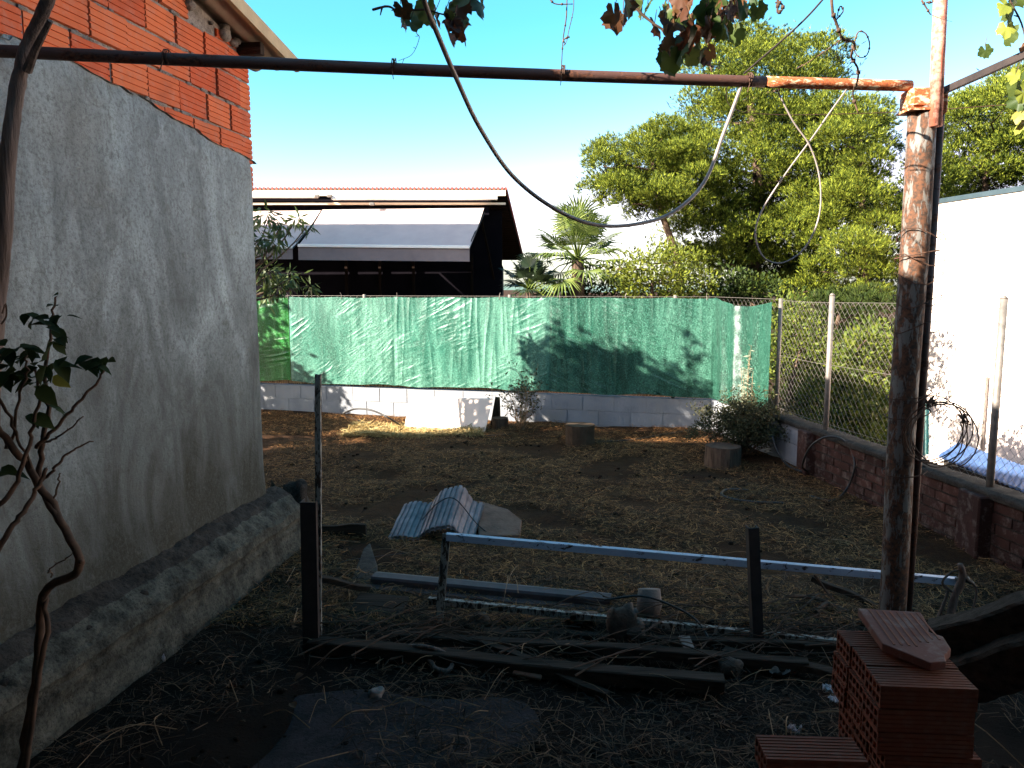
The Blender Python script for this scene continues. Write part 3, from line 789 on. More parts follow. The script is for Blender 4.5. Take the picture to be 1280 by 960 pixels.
def awn(pxs, label):
    (a, ya, Ya), (b, yb, Yb), (c, yc, Yc), (d, yd, Yd), vb = pxs
    TL, TR, BR, BL = P(a, ya, Ya), P(b, yb, Yb), P(c, yc, Yc), P(d, yd, Yd)
    r = thing('awning', label, 'awning', (TL+TR)/2, 'white awnings on the neighbouring house')
    mb = MB()
    def f(u, v):
        p = TL.lerp(TR, u).lerp(BL.lerp(BR, u), v); p.z -= .03*math.sin(math.pi*v)+.005*math.sin(u*40)*v; return p
    mb.grid(f, 40, 12); mb.grid(lambda u, v: f(u, 1-v)-Vector((0, 0, .004)), 40, 12); mb.build('canopy', M['awning'], r, smooth=True)
    mb = MB(); mb.beam(BL+Vector((0, -.03, 0)), BR+Vector((0, -.03, 0)), .05, .05, bev=.006); mb.build('front_rail', M['whitepaint'], r)
    z2 = P((c+d)/2, vb, BL.y).z; mb = MB()
    mb.grid(lambda u, v: BL.lerp(BR, u)+Vector((0, -.02+.008*math.sin(u*60)*v, -.03-(BL.z-.03-z2)*v)), 60, 4); mb.grid(lambda u, v: BL.lerp(BR, 1-u)+Vector((0, -.016+.008*math.sin((1-u)*60)*v, -.03-(BL.z-.03-z2)*v)), 60, 4)
    mb.build('valance', M['valance'], r, smooth=True)
    mb = MB(); mb.tube([BL+Vector((.02, .02, -.02)), TL+Vector((.0, .0, -.08))], .022, 6); mb.tube([BR+Vector((-.02, .02, -.02)), TR+Vector((-.0, .0, -.08))], .022, 6); mb.build('folding_arm', M['darksteel'], r)
awn(((403, 262, HY-.1), (605, 260, HY-.1), (587, 309, HY-1.3), (373, 307, HY-1.3), 325), 'white awning with grey front valance, wide one in the middle of the dark house front')
awn(((180, 265, HY-.1), (401, 263, HY-.1), (366, 309, HY-1.3), (140, 309, HY-1.3), 324), 'white awning partly hidden by the peach leaves and the rendered wall')
# unseen block added behind the brick house to throw shade on the awnings
ob = thing('shade_caster', 'unseen block behind the brick house, added to shade the awnings', 'shed', (-7.5, 12.6, 0))
X0, X1, Y0, Y1, HH = -9.5, -4.12, 10.95, 11.65, 5.0
mb = MB(); mb.hexa([(X0, Y0, 0), (X1, Y0, 0), (X1, Y1, 0), (X0, Y1, 0), (X0, Y0, HH), (X1, Y0, HH), (X1, Y1, HH), (X0, Y1, HH)]); mb.build('wall', M['whitewall'], ob)
X0 -= .1; X1 += .1; Y0 -= .1; Y1 += .1
mb = MB(); mb.hexa([(X0, Y0, HH+.003), (X1, Y0, HH+.003), (X1, Y1, HH+.003), (X0, Y1, HH+.003), (X0, Y0, HH+.1), (X1, Y0, HH+.1), (X1, Y1, HH+.1), (X0, Y1, HH+.1)]); mb.build('roof', M['rooftile'], ob)

# ------------------------------------------------------------ white building at right
wbA = P(1160, 253, 14.0); zt = wbA.z
wd = Vector((.17, -1, 0)).normalized()
wbt = thing('white_building', 'plain white building with thin blue-grey roof cap behind the chain-link fence', 'building', (wbA.x+2, 8, -1.7))
def wp(s, n, z): q = Vector((wbA.x, wbA.y, 0))+wd*s+Vector((wd.y, -wd.x, 0))*-n; return Vector((q.x, q.y, z))
mb = MB(); mb.hexa([wp(0, 0, -1.8), wp(13, 0, -1.8), wp(13, 5, -1.8), wp(0, 5, -1.8), wp(0, 0, zt-.05), wp(13, 0, zt-.05), wp(13, 5, zt-.05), wp(0, 5, zt-.05)]); mb.build('wall', M['whitewall'], wbt)
mb = MB(); mb.hexa([wp(-.03, -.03, zt-.048), wp(13.03, -.03, zt-.048), wp(13, 5, zt-.048), wp(0, 5, zt-.048), wp(-.03, -.03, zt+.03), wp(13.03, -.03, zt+.03), wp(13, 5, zt+.03), wp(0, 5, zt+.03)]); mb.build('roof_cap', M['capgrey'], wbt)
mb = MB(); q = wp(1.7, -.05, 0); mb.tube([(q.x, q.y, -1.6), (q.x, q.y, .35)], .02, 8); mb.build('drainpipe', M['galv'], wbt)
# blue roofed shed below
sh = thing('blue_roof_shed', 'low shed with a blue sheet roof between the fence and the white building', 'shed', (5.8, 8.0, -1.7))
a, b, c, d = G(1198, 553, .0), P(1330, 600, 6.6), P(1330, 634, 6.1), G(1172, 569, -.12)
mb = MB()
def f(u, v):
    p = a.lerp(b, u).lerp(d.lerp(c, u), v); p.z += .005*math.sin(u*150); return p
mb.grid(f, 180, 4); mb.grid(lambda u, v: f(1-u, v)-Vector((0, 0, .015)), 180, 4); mb.build('roof', M['bluesheet'], sh, smooth=True)
mb = MB(); k = Vector((0, 0, -.05)); dn = Vector((0, 0, -1.7))
ii = [d+Vector((.1, .05, -.03)), c+Vector((.05, .1, -.03)), b+Vector((0, -.05, -.03)), a+Vector((.05, -.05, -.03))]
mb.hexa([Vector((p.x, p.y, -1.8)) for p in ii]+[p for p in ii]); mb.build('wall', M['rubble'], sh)
mb = MB(); mb.grid(lambda u, v: P(1147+15*u, 503+66*v, 10.2)+Vector((0, .03*math.sin(u*9), 0)), 20, 10)
tn = mb.build('hanging_net', M['netteal'], smooth=True); tag(tn, 'narrow strip of teal netting hanging beside the white building', 'netting')
mb = MB()

# ------------------------------------------------------------ trees
def bigtree(name, label, cat, base, ells, Yc, dY, mat, trunk_px, rr=(.26, .5), n=90, n_per=260, k=8, L=.17, W=.022, group=None, kind='pine', trunk_r=.16, shell_extra=None):
    root = thing(name, label, cat, base, group)
    cl = []
    tot = sum(e[2]*e[3] for e in ells)
    for (cx, cy, rx, ry) in ells:
        m = max(2, int(n*rx*ry/tot))
        for i in range(m):
            t = U(0, 6.283); q = U(0, 1)**.5
            x, y = cx+math.cos(t)*rx*q, cy+math.sin(t)*ry*q
            hY = dY*math.sqrt(max(.05, 1-q*q*.8))
            for _t in range(12):
                t = U(0, 6.283); q = U(0, 1)**.5; x, y = cx+math.cos(t)*rx*q, cy+math.sin(t)*ry*q
                hY = dY*math.sqrt(max(.05, 1-q*q*.8)); Y = Yc+U(-1, 1)*hY; c_, r_ = P(x, y, Y), U(*rr)
                if kind != 'pine' or all((Vector(((c_-a_).x, (c_-a_).y*.38, (c_-a_).z*1.45))).length > (r_+b_)*.52 for a_, b_ in cl): break
            else: continue
            cl.append((c_, r_))
    if kind == 'pine': Vv, Ff = tufts(cl, n_per, k, L, W)
    else: Vv, Ff = cloud(cl, n_per, L, W, flat=.85)
    arr_obj('crown', Vv, Ff, mat, root)
    if kind == 'pine':                                                # inner twigs and old needles, coloured dark as shade for the gaps
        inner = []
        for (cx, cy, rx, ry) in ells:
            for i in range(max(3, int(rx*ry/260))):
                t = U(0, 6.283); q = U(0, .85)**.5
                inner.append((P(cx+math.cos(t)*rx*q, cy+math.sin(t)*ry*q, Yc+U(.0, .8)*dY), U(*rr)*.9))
        Vv, Ff = cloud(inner, 900, .14, .02, flat=.8, shell=.1); arr_obj('shade_twigs', Vv, Ff, M['shadetwig'], root)
    mb = MB(); tp = [P(*p) for p in trunk_px]; tp.insert(0, Vector(base)-Vector((0, 0, .2)))
    q = spline(tp, 5); mb.tube(q, [trunk_r*(1-.75*i/len(q)) for i in range(len(q))], 9)
    for c, r in cl[::5]:
        j = min(range(len(q)), key=lambda i: (q[i]-c).length+max(0, q[i].z-c.z)*1.5)
        limb(mb, q[j], c, trunk_r*.22, .012, 6, .12, 5)
    mb.build('trunk', M['bark'], root, smooth=True)
    return root
PINE = dict(mat=M['pine'])
ca = P(945, 400, 17)
bigtree('pine_tree', 'tallest bright green pine, its trunk showing above the right end of the nets', 'tree', (ca.x, 17, -1.7),
        [(925, 78, 48, 38), (1000, 85, 42, 30), (905, 135, 48, 34), (975, 140, 62, 40), (870, 200, 50, 30), (955, 210, 75, 45), (1010, 250, 50, 50), (880, 265, 60, 32), (975, 300, 60, 30), (925, 330, 70, 30), (1000, 360, 55, 28), (890, 300, 50, 28), (940, 275, 55, 30), (975, 335, 60, 26)],
        17, 2.0, M['pine'], [(945, 400, 17), (943, 310, 17), (948, 220, 17), (940, 140, 17), (930, 70, 17)], n=200, rr=(.4, .78), trunk_r=.2, n_per=1700, L=.08, W=.010)
bigtree('pine_tree', 'rounded pine left of the tallest pine, its crown overhanging the palm', 'tree', (P(850, 400, 15.5).x, 15.5, -.1),
        [(795, 205, 48, 30), (775, 230, 30, 30), (840, 190, 42, 26), (825, 250, 55, 26), (860, 230, 40, 40)],
        15.5, 1.1, M['pine'], [(850, 400, 15.5), (848, 330, 15.5), (825, 260, 15.5), (815, 200, 15.5)], rr=(.34, .58), n=120, trunk_r=.12, n_per=2300, L=.08, W=.009)
bigtree('pine_tree', 'pine with dense foliage directly left of the rusty post', 'tree', (P(1085, 400, 15).x, 15, -1.7),
        [(1075, 195, 36, 42), (1085, 160, 22, 22), (1050, 250, 45, 36), (1090, 265, 35, 45), (1060, 320, 45, 32), (1090, 350, 38, 34), (1040, 170, 26, 40)],
        15, 1.3, M['pine'], [(1085, 420, 15), (1080, 330, 15), (1078, 240, 15), (1075, 170, 15)], rr=(.36, .6), n=160, trunk_r=.14, n_per=2300, L=.08, W=.009)
bigtree('pine_tree', 'pine rising behind the white building at the right edge', 'tree', (P(1230, 400, 21).x, 21, -1.7),
        [(1195, 165, 36, 34), (1250, 145, 48, 40), (1200, 215, 50, 34), (1265, 200, 60, 40), (1220, 260, 60, 30), (1310, 150, 40, 60)],
        21, 2.0, M['pine'], [(1235, 400, 21), (1230, 280, 21), (1235, 190, 21)], rr=(.55, .9), n=130, L=.10, W=.015, trunk_r=.2, n_per=1050)
bigtree('broadleaf_shrub', 'yellow-green sunlit shrub above the nets, right of the palm', 'shrub', (P(815, 400, 13).x, 13, 0),
        [(800, 335, 34, 26), (840, 320, 30, 22), (820, 355, 50, 22), (860, 340, 30, 22)],
        13, .6, M['yellowleaf'], [(815, 380, 13), (815, 330, 13)], rr=(.18, .32), n=34, n_per=2400, L=.07, W=.03, kind='leaf', trunk_r=.05)
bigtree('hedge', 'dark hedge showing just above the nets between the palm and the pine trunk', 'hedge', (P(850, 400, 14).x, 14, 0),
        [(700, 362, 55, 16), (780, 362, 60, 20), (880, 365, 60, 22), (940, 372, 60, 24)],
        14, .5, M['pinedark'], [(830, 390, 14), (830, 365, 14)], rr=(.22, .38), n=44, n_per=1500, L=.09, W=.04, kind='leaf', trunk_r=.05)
bigtree('broadleaf_shrub', 'leafy green shrub behind the chain-link fence, between the nets and the first fence post', 'shrub', (P(985, 560, 10.5).x, 10.5, -1.7),
        [(990, 400, 25, 28), (985, 450, 24, 30), (1000, 510, 30, 34), (990, 545, 26, 24), (1010, 430, 24, 24)],
        10.8, .6, M['shrub'], [(975, 560, 10.5), (985, 500, 10.5), (1000, 440, 10.5)], rr=(.16, .3), n=60, n_per=2600, L=.06, W=.028, kind='leaf', trunk_r=.06)
bigtree('broadleaf_shrub', 'bushy green shrub behind the chain-link fence, filling the gap left of the rusty post', 'shrub', (P(1060, 560, 10).x, 10, -1.7),
        [(1060, 455, 34, 22), (1050, 500, 48, 30), (1060, 550, 55, 32), (1084, 520, 24, 40), (1030, 560, 30, 24), (1090, 430, 26, 24)],
        10, .7, M['shrub'], [(1065, 600, 10), (1060, 520, 10), (1058, 450, 10)], rr=(.16, .32), n=130, n_per=2600, L=.065, W=.03, kind='leaf', trunk_r=.05)
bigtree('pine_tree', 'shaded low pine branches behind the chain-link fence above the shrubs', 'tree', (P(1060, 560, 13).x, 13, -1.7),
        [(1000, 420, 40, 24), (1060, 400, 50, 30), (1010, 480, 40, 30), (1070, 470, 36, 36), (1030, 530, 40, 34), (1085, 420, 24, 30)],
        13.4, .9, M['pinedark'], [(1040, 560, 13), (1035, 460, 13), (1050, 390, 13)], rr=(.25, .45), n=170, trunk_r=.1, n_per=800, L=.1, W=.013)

# fan palm
def palm(name, label, base, top, R, nl, mat, seed, th=.13, dead=.35):
    random.seed(seed)
    root = thing(name, label, 'palm tree', base)
    mb = MB(); mb.tube([base, Vector(base).lerp(top, .5)+Vector((.03, 0, 0)), top], [th, th*.85, th*.8], 12, wob=.08)
    mb.build('trunk', M['bark'], root)
    fr = MB(); st = MB()
    for i in range(nl):
        az = i*2.39996+U(-.2, .2); el = rad(88-118*(i/nl)**.9+U(-8, 8))
        d = Vector((math.cos(az)*math.cos(el), math.sin(az)*math.cos(el), math.sin(el)))
        L = R*U(.45, .68); tip = top+d*L+Vector((0, 0, -.1*L*(1-d.z)))
        st.tube([top, top+d*L*.55+Vector((0, 0, .02)), tip], [.014, .01, .008], 5)
        sidev = d.cross(Vector((0, 0, 1)));
        if sidev.length < .2: sidev = Vector((math.cos(az+1.57), math.sin(az+1.57), 0))
        sidev.normalize(); up = sidev.cross(d).normalized()
        ns = 26
        for k in range(ns):
            t = rad(-105+210*k/(ns-1)); dd = (d*math.cos(t)+sidev*math.sin(t)+up*.12*abs(math.sin(t))).normalized()
            l = R*U(.48, .58)*(.75+.25*math.cos(t)); w = .009+R*.007
            pr = dd.cross(up).normalized()*w; drop = Vector((0, 0, -1))*l*(.22 if el > .3 else .35)
            m = tip+dd*l*.55; e = tip+dd*l+drop*U(.5, 1.1)
            fr.add([tip, m+pr, m+up*.006, m-pr, e], [(0, 1, 2), (0, 2, 3), (1, 4, 2), (2, 4, 3)])
    fr.build('fronds', mat, root); st.build('frond_stalks', M['shrub'], root)
    random.seed(seed+1)
    return root
pb = P(722, 325, 13.6); palm('fan_palm', 'sunlit fan palm above the green nets in front of the pale sky', (pb.x, pb.y, 0), pb, 1.05, 30, M['palmleaf'], 4)
pb = P(662, 362, 13.2); palm('fan_palm', 'small dark palm tucked against the end of the neighbouring house', (pb.x, pb.y, 0), pb, .62, 22, M['palmdark'], 9, .08)
mb = MB(); c = P(650, 332, 13.2)
mb.grid(lambda u, v: c+Vector((-.12+.3*u, 0, .05-.12*u+(.04*v-.02)*math.sin(math.pi*u)*2)), 10, 3)

# fruit trees behind the brick house
def fruit(name, label, base, cl, mat, L=.13, W=.03, n_per=420, tr=.05, forks=None):
    root = thing(name, label, 'tree', base)
    Vv, Ff = cloud(cl, n_per, L, W, bias_up=-.7, shell=.25, flat=.9); arr_obj('crown', Vv, Ff, mat, root)
    mb = MB(); top = Vector(base)+Vector((.1, 0, 1.3)); limb(mb, Vector(base)-Vector((0, 0, .1)), top, tr*1.3, tr, 6, .05, 9)
    for c, r in cl: limb(mb, top, c, tr*.6, .006, 7, .12, 6)
    mb.build('trunk', M['bark'], root, smooth=True); return root
pc = [(P(335, 272, 8.6), .13), (P(330, 300, 8.5), .14), (P(352, 285, 8.7), .11), (P(345, 305, 8.5), .10), (P(372, 276, 8.8), .08), (P(386, 284, 8.8), .05), (P(335, 340, 8.6), .14), (P(362, 348, 8.8), .12), (P(335, 362, 8.7), .12), (P(388, 358, 8.9), .08), (P(350, 360, 8.7), .1),
      (Vector((-2.9, 8.2, 2.3)), .3), (Vector((-3.2, 7.9, 1.9)), .3)]
fruit('peach_tree', 'peach tree with drooping leaves showing at the edge of the rendered wall', (-3.35, 8.0, 0), pc, M['peach'], .11, .026, 5200, .035)
pc2 = []
random.seed(12)
def shadeg(px, py, r, s_):
    p = G(px, py); return (p + Vector((SD.x*s_, SD.y*s_, STAN*s_)), r)
def shade(px, py, r, s_):      # crown clump that stands between the sun and this spot of the back wall
    x = seamx(px); Y = backy(x); z = P(px, py, Y).z
    return (Vector((x, Y, z)) + Vector((SD.x*s_, SD.y*s_, STAN*s_)), r*1.25)
for (px, py, r) in ((700, 430, .1), (710, 460, .2), (740, 470, .3), (720, 485, .25), (700, 415, .06), (765, 455, .2), (775, 480, .3), (800, 470, .2), (795, 440, .08), (735, 440, .12), (820, 490, .2), (835, 465, .1), (860, 480, .16), (870, 445, .07), (866, 425, .05), (668, 440, .06), (680, 455, .09), (760, 500, .3), (730, 505, .25), (800, 510, .25), (850, 505, .2), (740, 525, .25), (790, 525, .2), (715, 525, .2), (830, 520, .15), (870, 500, .14)):
    pc2.append(shade(px, py, r, 6.3+U(-.3, .3)))
for px in range(640, 900, 18): pc2.append(shadeg(px, 541+(px % 5), .17, 6.2+U(-.3, .3)))
fruit('plum_tree', 'tall plum tree behind the brick house, out of sight', (-4.6, 6.9, 0), pc2, M['peach'], .11, .06, 3200)
pc3 = []
for (px, py, r) in ((342, 460, .25), (350, 445, .12), (362, 470, .25), (385, 480, .18), (410, 488, .12), (425, 492, .07), (340, 500, .25), (370, 500, .25), (395, 505, .2), (415, 515, .14), (430, 520, .10), (345, 380, .10), (337, 400, .14), (335, 430, .16), (440, 530, .08)):
    pc3.append(shade(px, py, r, 3.4+U(-.2, .2)))
for (px, py, r) in ((340, 522, .32), (375, 524, .3), (405, 527, .25), (345, 536, .32), (380, 537, .3), (415, 537, .24), (440, 536, .14), (350, 552, .3), (390, 552, .25), (428, 548, .12), (360, 530, .3), (395, 532, .3), (425, 530, .16)): pc3.append(shadeg(px, py, r, 3.2+U(-.2, .2)))
fruit('almond_tree', 'small almond tree near the back wall, hidden behind the brick house', (-6.2, 9.2, 0), pc3, M['peach'], .11, .06, 3200)

# ------------------------------------------------------------ vine trunk at left edge
vt = thing('vine_trunk', 'twisted grey vine trunk climbing past the crossbar at the left edge', 'vine', P(-25, 780, 2.75))
mb = MB(); q = spline([P(-22, 800, 2.7), P(-14, 560, 2.74), P(-6, 400, 2.78), P(4, 300, 2.8), P(10, 200, 2.82), P(20, 120, 2.84), P(34, 60, 2.84), P(56, 10, 2.8), P(75, -40, 2.76)], 8)
mb.tube(q, [.032-.012*i/len(q)+.004*noise.noise(Vector((i*.35, 0, 0))) for i in range(len(q))], 12, wob=.06); mb.build('stem', M['vinebark'], vt, smooth=True)
mb = MB(); mb.tube([P(34, 88, 2.82), P(45, 60, 2.78), P(63, 26, 2.74)], [.018, .012, .009], 8, wob=.1); mb.build('snag', M['vinebark'], vt)
mb = MB(); mb.tube(spline([P(2, 405, 2.76), P(8, 395, 2.74), P(7, 380, 2.73), P(3, 392, 2.72)], 4), .003, 5); mb.build('tendril', M['twig'], vt)

# ------------------------------------------------------------ rose bush at left
rb_ = thing('rose_bush', 'thin leggy rose bush with dark leaves in front of the rendered wall', 'bush', P(28, 985, 2.5))
mb = MB()
stems = [([(24, 1000, 2.5), (35, 905, 2.5), (48, 820, 2.52), (55, 742, 2.53), (98, 710, 2.5), (75, 650, 2.52), (50, 605, 2.54), (20, 562, 2.5), (-5, 535, 2.48), (-40, 490, 2.45)], .017, .010),
         ([(55, 742, 2.53), (60, 790, 2.5), (45, 860, 2.48), (30, 990, 2.48)], .008, .010),
         ([(75, 650, 2.52), (50, 605, 2.55), (54, 555, 2.56), (60, 510, 2.57), (56, 475, 2.58), (62, 430, 2.6), (64, 400, 2.6), (70, 372, 2.6)], .011, .003),
         ([(45, 560, 2.53), (62, 542, 2.53), (88, 514, 2.55), (110, 490, 2.57), (128, 468, 2.58), (133, 455, 2.58)], .007, .003),
         ([(52, 600, 2.55), (66, 588, 2.55), (80, 572, 2.56), (96, 560, 2.57), (114, 552, 2.58)], .006, .002),
         ([(50, 555, 2.55), (62, 551, 2.55), (80, 541, 2.56), (104, 521, 2.57)], .005, .002),
         ([(-20, 720, 2.4), (8, 670, 2.42), (28, 640, 2.45), (45, 612, 2.5), (58, 585, 2.52)], .010, .006),
         ([(-10, 640, 2.45), (15, 615, 2.47), (28, 580, 2.48), (40, 540, 2.5), (48, 500, 2.5), (44, 460, 2.5)], .009, .004),
         ([(0, 535, 2.48), (12, 560, 2.5), (24, 500, 2.5), (34, 462, 2.5), (30, 440, 2.5)], .006, .003),
         ([(-20, 480, 2.46), (0, 500, 2.48), (20, 540, 2.5), (40, 585, 2.52)], .006, .004),
         ([(98, 710, 2.5), (104, 700, 2.49)], .012, .008),
         ([(66, 720, 2.52), (62, 712, 2.51), (80, 700, 2.5), (95, 688, 2.5)], .003, .0015),
         ([(62, 640, 2.53), (72, 606, 2.54), (75, 590, 2.55)], .004, .002)]
for pts, r0, r1 in stems:
    q = spline([P(*p) for p in pts], 5); q = [p+Vector((U(-.003, .003), U(-.01, .01), U(-.003, .003))) for p in q]
    mb.tube(q, [r0+(r1-r0)*i/len(q) for i in range(len(q))], 7)
    for k in range(2, len(q), 3): mb.tube([q[k], q[k]+Vector((U(-.012, .012), U(-.006, .006), U(-.002, .01)))], [.002, .0004], 4)
mb.build('stems', M['twig'], rb_, smooth=True)
def ovate(mb, c, d, up, L, W, cup=.15):
    d = Vector(d).normalized(); s_ = d.cross(Vector(up)).normalized(); n_ = s_.cross(d)
    pts = []; prof = [0, .42, .5, .42, .2, 0]; k = len(prof)
    for i, w in enumerate(prof):
        t = i/(k-1); dr = -.25*L*t*t
        for sg in (-1, 0, 1): pts.append(Vector(c)+d*L*t+s_*W*w*sg+n_*(abs(sg)*w*W*cup*2+dr))
    fs = []
    for i in range(k-1):
        for j in range(2):
            a_ = i*3+j; fs.append((a_, a_+1, a_+4, a_+3))
    mb.add(pts, fs)
mb = MB()
cents = [(70, 372, 1, 14), (40, 392, 4, 26), (75, 388, 4, 24), (62, 405, 5, 28), (68, 425, 4, 26), (10, 438, 6, 30), (30, 440, 6, 30), (52, 452, 6, 34), (70, 455, 5, 30), (20, 462, 5, 30), (44, 478, 4, 34), (60, 478, 3, 26), (8, 470, 4, 30), (40, 520, 2, 32), (62, 512, 2, 24), (112, 452, 4, 26), (130, 450, 4, 22), (122, 458, 2, 20), (5, 590, 2, 30), (0, 600, 2, 26), (-10, 420, 4, 34)]
for (x, y, n_, sz) in cents:
    for k in range(n_):
        c = P(x+U(-9, 9), y+U(-7, 7), 2.53+U(-.08, .08)); L = sz/380*U(.75, 1.1)
        d = Vector((U(-1, 1), U(-.6, .6), U(-.7, .25))); ovate(mb, c, d, Vector((U(-.3, .3), U(-.9, .0), 1)), L, L*.62)
mb.build('leaves', M['roseleaf'], rb_, smooth=True)
mb = MB(); ovate(mb, P(66, 470, 2.5), Vector((.9, 0, -.6)), Vector((0, -1, .6)), .062, .042); mb.build('yellow_leaf', M['yellowrose'], rb_, smooth=True)['label'] = 'single yellowed leaf'

# ------------------------------------------------------------ grapevine overhead
def grape_leaf(mb, c, d, up, R):
    d = Vector(d).normalized(); s_ = d.cross(Vector(up));
    if s_.length < .05: s_ = Vector((1, 0, 0))
    s_.normalize(); n_ = s_.cross(d)
    prof = [(0, .12), (.28, .55), (.5, .42), (.62, .75), (.75, .95), (.82, .66), (1.0, .78), (1.05, .5), (1.25, .45), (1.45, .0)]
    # outline: angle-based lobes
    pts = [Vector(c)]; m = 26; se = U(0, 50)
    for k in range(m):
        t = rad(-165+330*k/(m-1)); lobe = .72+.28*abs(math.cos(2.5*t))**.7
        lobe *= (1 - .28*abs(t)/math.pi) * (1+(.07 if k % 2 else -.05))
        r = R*lobe*(1+.05*U(-1, 1)); x = math.sin(t)*r; y = math.cos(t)*r
        z = -.35*(x*x+.6*y*y)/R + .16*R*noise.noise(Vector((x/R*1.6+se, y/R*1.6, se)))*2
        pts.append(Vector(c)+s_*x+d*(y)+n_*z)
    fs = [(0, k, k+1) for k in range(1, m)]
    mb.add(pts, fs)
def vine(label, clusters, canes, Yd, size=.046, litfrac=0, name='grapevine'):
    base = P(*clusters[0][:2], Yd)+Vector((0, 0, .25)); root = thing(name, label, 'vine', base, 'grapevine shoots hanging over the yard')
    g, b, mb, y_ = MB(), MB(), MB(), MB()
    for (x, y, n_, rx, ry, brown) in clusters:
        for k in range(n_):
            c = P(x+U(-rx, rx), y+U(-ry, ry), Yd+U(-.18, .18)); R = size*U(.7, 1.15)
            d = Vector((U(-.6, .6), U(-.5, .5), U(-1.3, -.4))); up = Vector((U(-1.2, 1.2), U(-1, 1), U(-.2, .8)))
            tgt = b if random.random() < brown else g
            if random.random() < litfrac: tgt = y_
            grape_leaf(tgt, c, d, up, R); mb.tube([c-d.normalized()*.01, c+Vector((U(-.02, .02), 0, .05))], .0012, 4)
    for pts, r in canes:
        q = spline([P(*p) for p in pts], 5); mb.tube(q, [r*(1-.5*i/len(q)) for i in range(len(q))], 6, wob=.12)
        for k in range(3, len(q), 5): mb.tube([q[k], q[k]+Vector((U(-.02, .02), U(-.01, .01), U(-.03, .015)))], [r*.9, r*.4], 5)
    if g.v: g.build('green_leaves', M['vinegreen'], root, smooth=True)
    if b.v: b.build('brown_leaves', M['vinebrown'], root, smooth=True)
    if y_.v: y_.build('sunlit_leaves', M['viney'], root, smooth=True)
    mb.build('canes', M['twig'], root, smooth=True); return root
vine('grapevine shoot with green and reddish leaves hanging beside the thick grey cable', [(510, 12, 3, 10, 10, .1), (515, 30, 1, 4, 4, 0), (555, 8, 8, 26, 12, .4), (568, 30, 7, 14, 14, 1), (590, 0, 4, 12, 8, .3)],
     [([(466, 12, 2.55), (485, 8, 2.5), (500, 14, 2.5), (530, 12, 2.5), (560, 18, 2.5), (580, 2, 2.5), (600, -30, 2.5)], .004), ([(500, -20, 2.5), (508, 10, 2.5), (520, 40, 2.7), (524, 48, 2.9), (515, 68, 3.1), (498, 76, 3.27)], .0016), ([(580, -20, 2.5), (575, 12, 2.5), (590, 16, 2.5)], .005)], 2.5)
vine('large grapevine shoot of green and brown leaves over the crossbar, left of the tall pine', [(775, 15, 4, 8, 18, .5), (800, 0, 6, 20, 10, .4), (840, 12, 10, 22, 20, .5), (850, 50, 12, 20, 24, .55), (836, 78, 4, 12, 12, .3), (890, 18, 12, 30, 18, .5), (905, 45, 6, 18, 14, .3), (870, 40, 8, 20, 20, .6), (930, 5, 5, 20, 10, .3), (945, 10, 2, 6, 8, 0), (880, 66, 3, 10, 8, .7)],
     [([(770, -20, 2.6), (795, 10, 2.6), (815, 28, 2.6), (835, 42, 2.6), (850, 60, 2.6), (870, 75, 2.9), (900, 86, 3.3)], .005), ([(930, -20, 2.6), (900, 20, 2.6), (870, 40, 2.6), (845, 60, 2.6)], .004)], 2.6, .044)
vine('sunlit grapevine leaves, green and orange, at the right edge beside the steel rafter', [(1262, 5, 4, 8, 14, 0), (1258, 35, 2, 4, 8, 0), (1285, 60, 2, 6, 8, .6), (1268, 100, 3, 8, 8, .2), (1279, 118, 3, 6, 8, .2), (1279, 150, 3, 6, 10, .6), (1230, 60, 1, 3, 3, 0)],
     [([(1250, -30, 2.9), (1262, 0, 2.9), (1280, 40, 2.9), (1290, 120, 2.9)], .004)], 3.05, .045, .6)
# bare canes and tendrils
def bare(label, canes, loc):
    mb = MB()
    for pts, r in canes:
        q = spline([P(*p) for p in pts], 5); mb.tube(q, [r*(1-.45*i/len(q)) for i in range(len(q))], 6, wob=.15)
        for k in range(2, len(q)-1, 5): c = q[k]; mb.tube([c-Vector((.0, 0, r)), c+Vector((0, 0, r*1.2))], r*1.5, 6)
    o = mb.build('bare_cane', M['twig'], smooth=True, origin=loc); return tag(o, label, 'vine cane')
bare('bare curling vine cane with round tendrils hanging left of the red pipe', [
    ([(1040, -25, 3.1), (1040, 10, 3.1), (1046, 30, 3.12), (1053, 48, 3.14), (1068, 54, 3.2), (1064, 70, 3.25), (1072, 85, 3.3), (1072, 100, 3.4), (1066, 118, 3.5), (1073, 142, 3.5)], .006),
    ([(1045, 25, 3.12), (1054, 14, 3.12), (1050, 8, 3.12), (1046, 22, 3.12)], .003), ([(1053, 48, 3.14), (1040, 58, 3.14), (1010, 78, 3.2), (995, 86, 3.25)], .003),
    ([(1068, 54, 3.2), (1073, 40, 3.2), (1082, 42, 3.2), (1087, 55, 3.2), (1084, 68, 3.2), (1076, 72, 3.2), (1069, 66, 3.2), (1066, 56, 3.2)], .0028),
    ([(965, -25, 3.0), (972, 0, 3.0), (972, 15, 3.0), (978, 12, 3.0), (977, 5, 3.0), (969, 3, 3.0)], .005), ([(1045, 55, 3.15), (1046, 70, 3.15), (1050, 78, 3.15)], .0015)], P(1040, -25, 3.1))
bare('two thin bare vine stems hanging down to the middle of the crossbar', [
    ([(709, -20, 3.2), (708, 20, 3.22), (704, 48, 3.25), (702, 80, 3.3), (701, 104, 3.33)], .0025), ([(716, -20, 3.2), (717, 10, 3.2), (711, 38, 3.22), (708, 52, 3.23), (702, 60, 3.25)], .0018),
    ([(688, 0, 3.2), (695, 5, 3.2), (716, 5, 3.2)], .003), ([(712, 46, 3.2), (704, 50, 3.2), (707, 55, 3.2)], .003)], P(709, -20, 3.2))
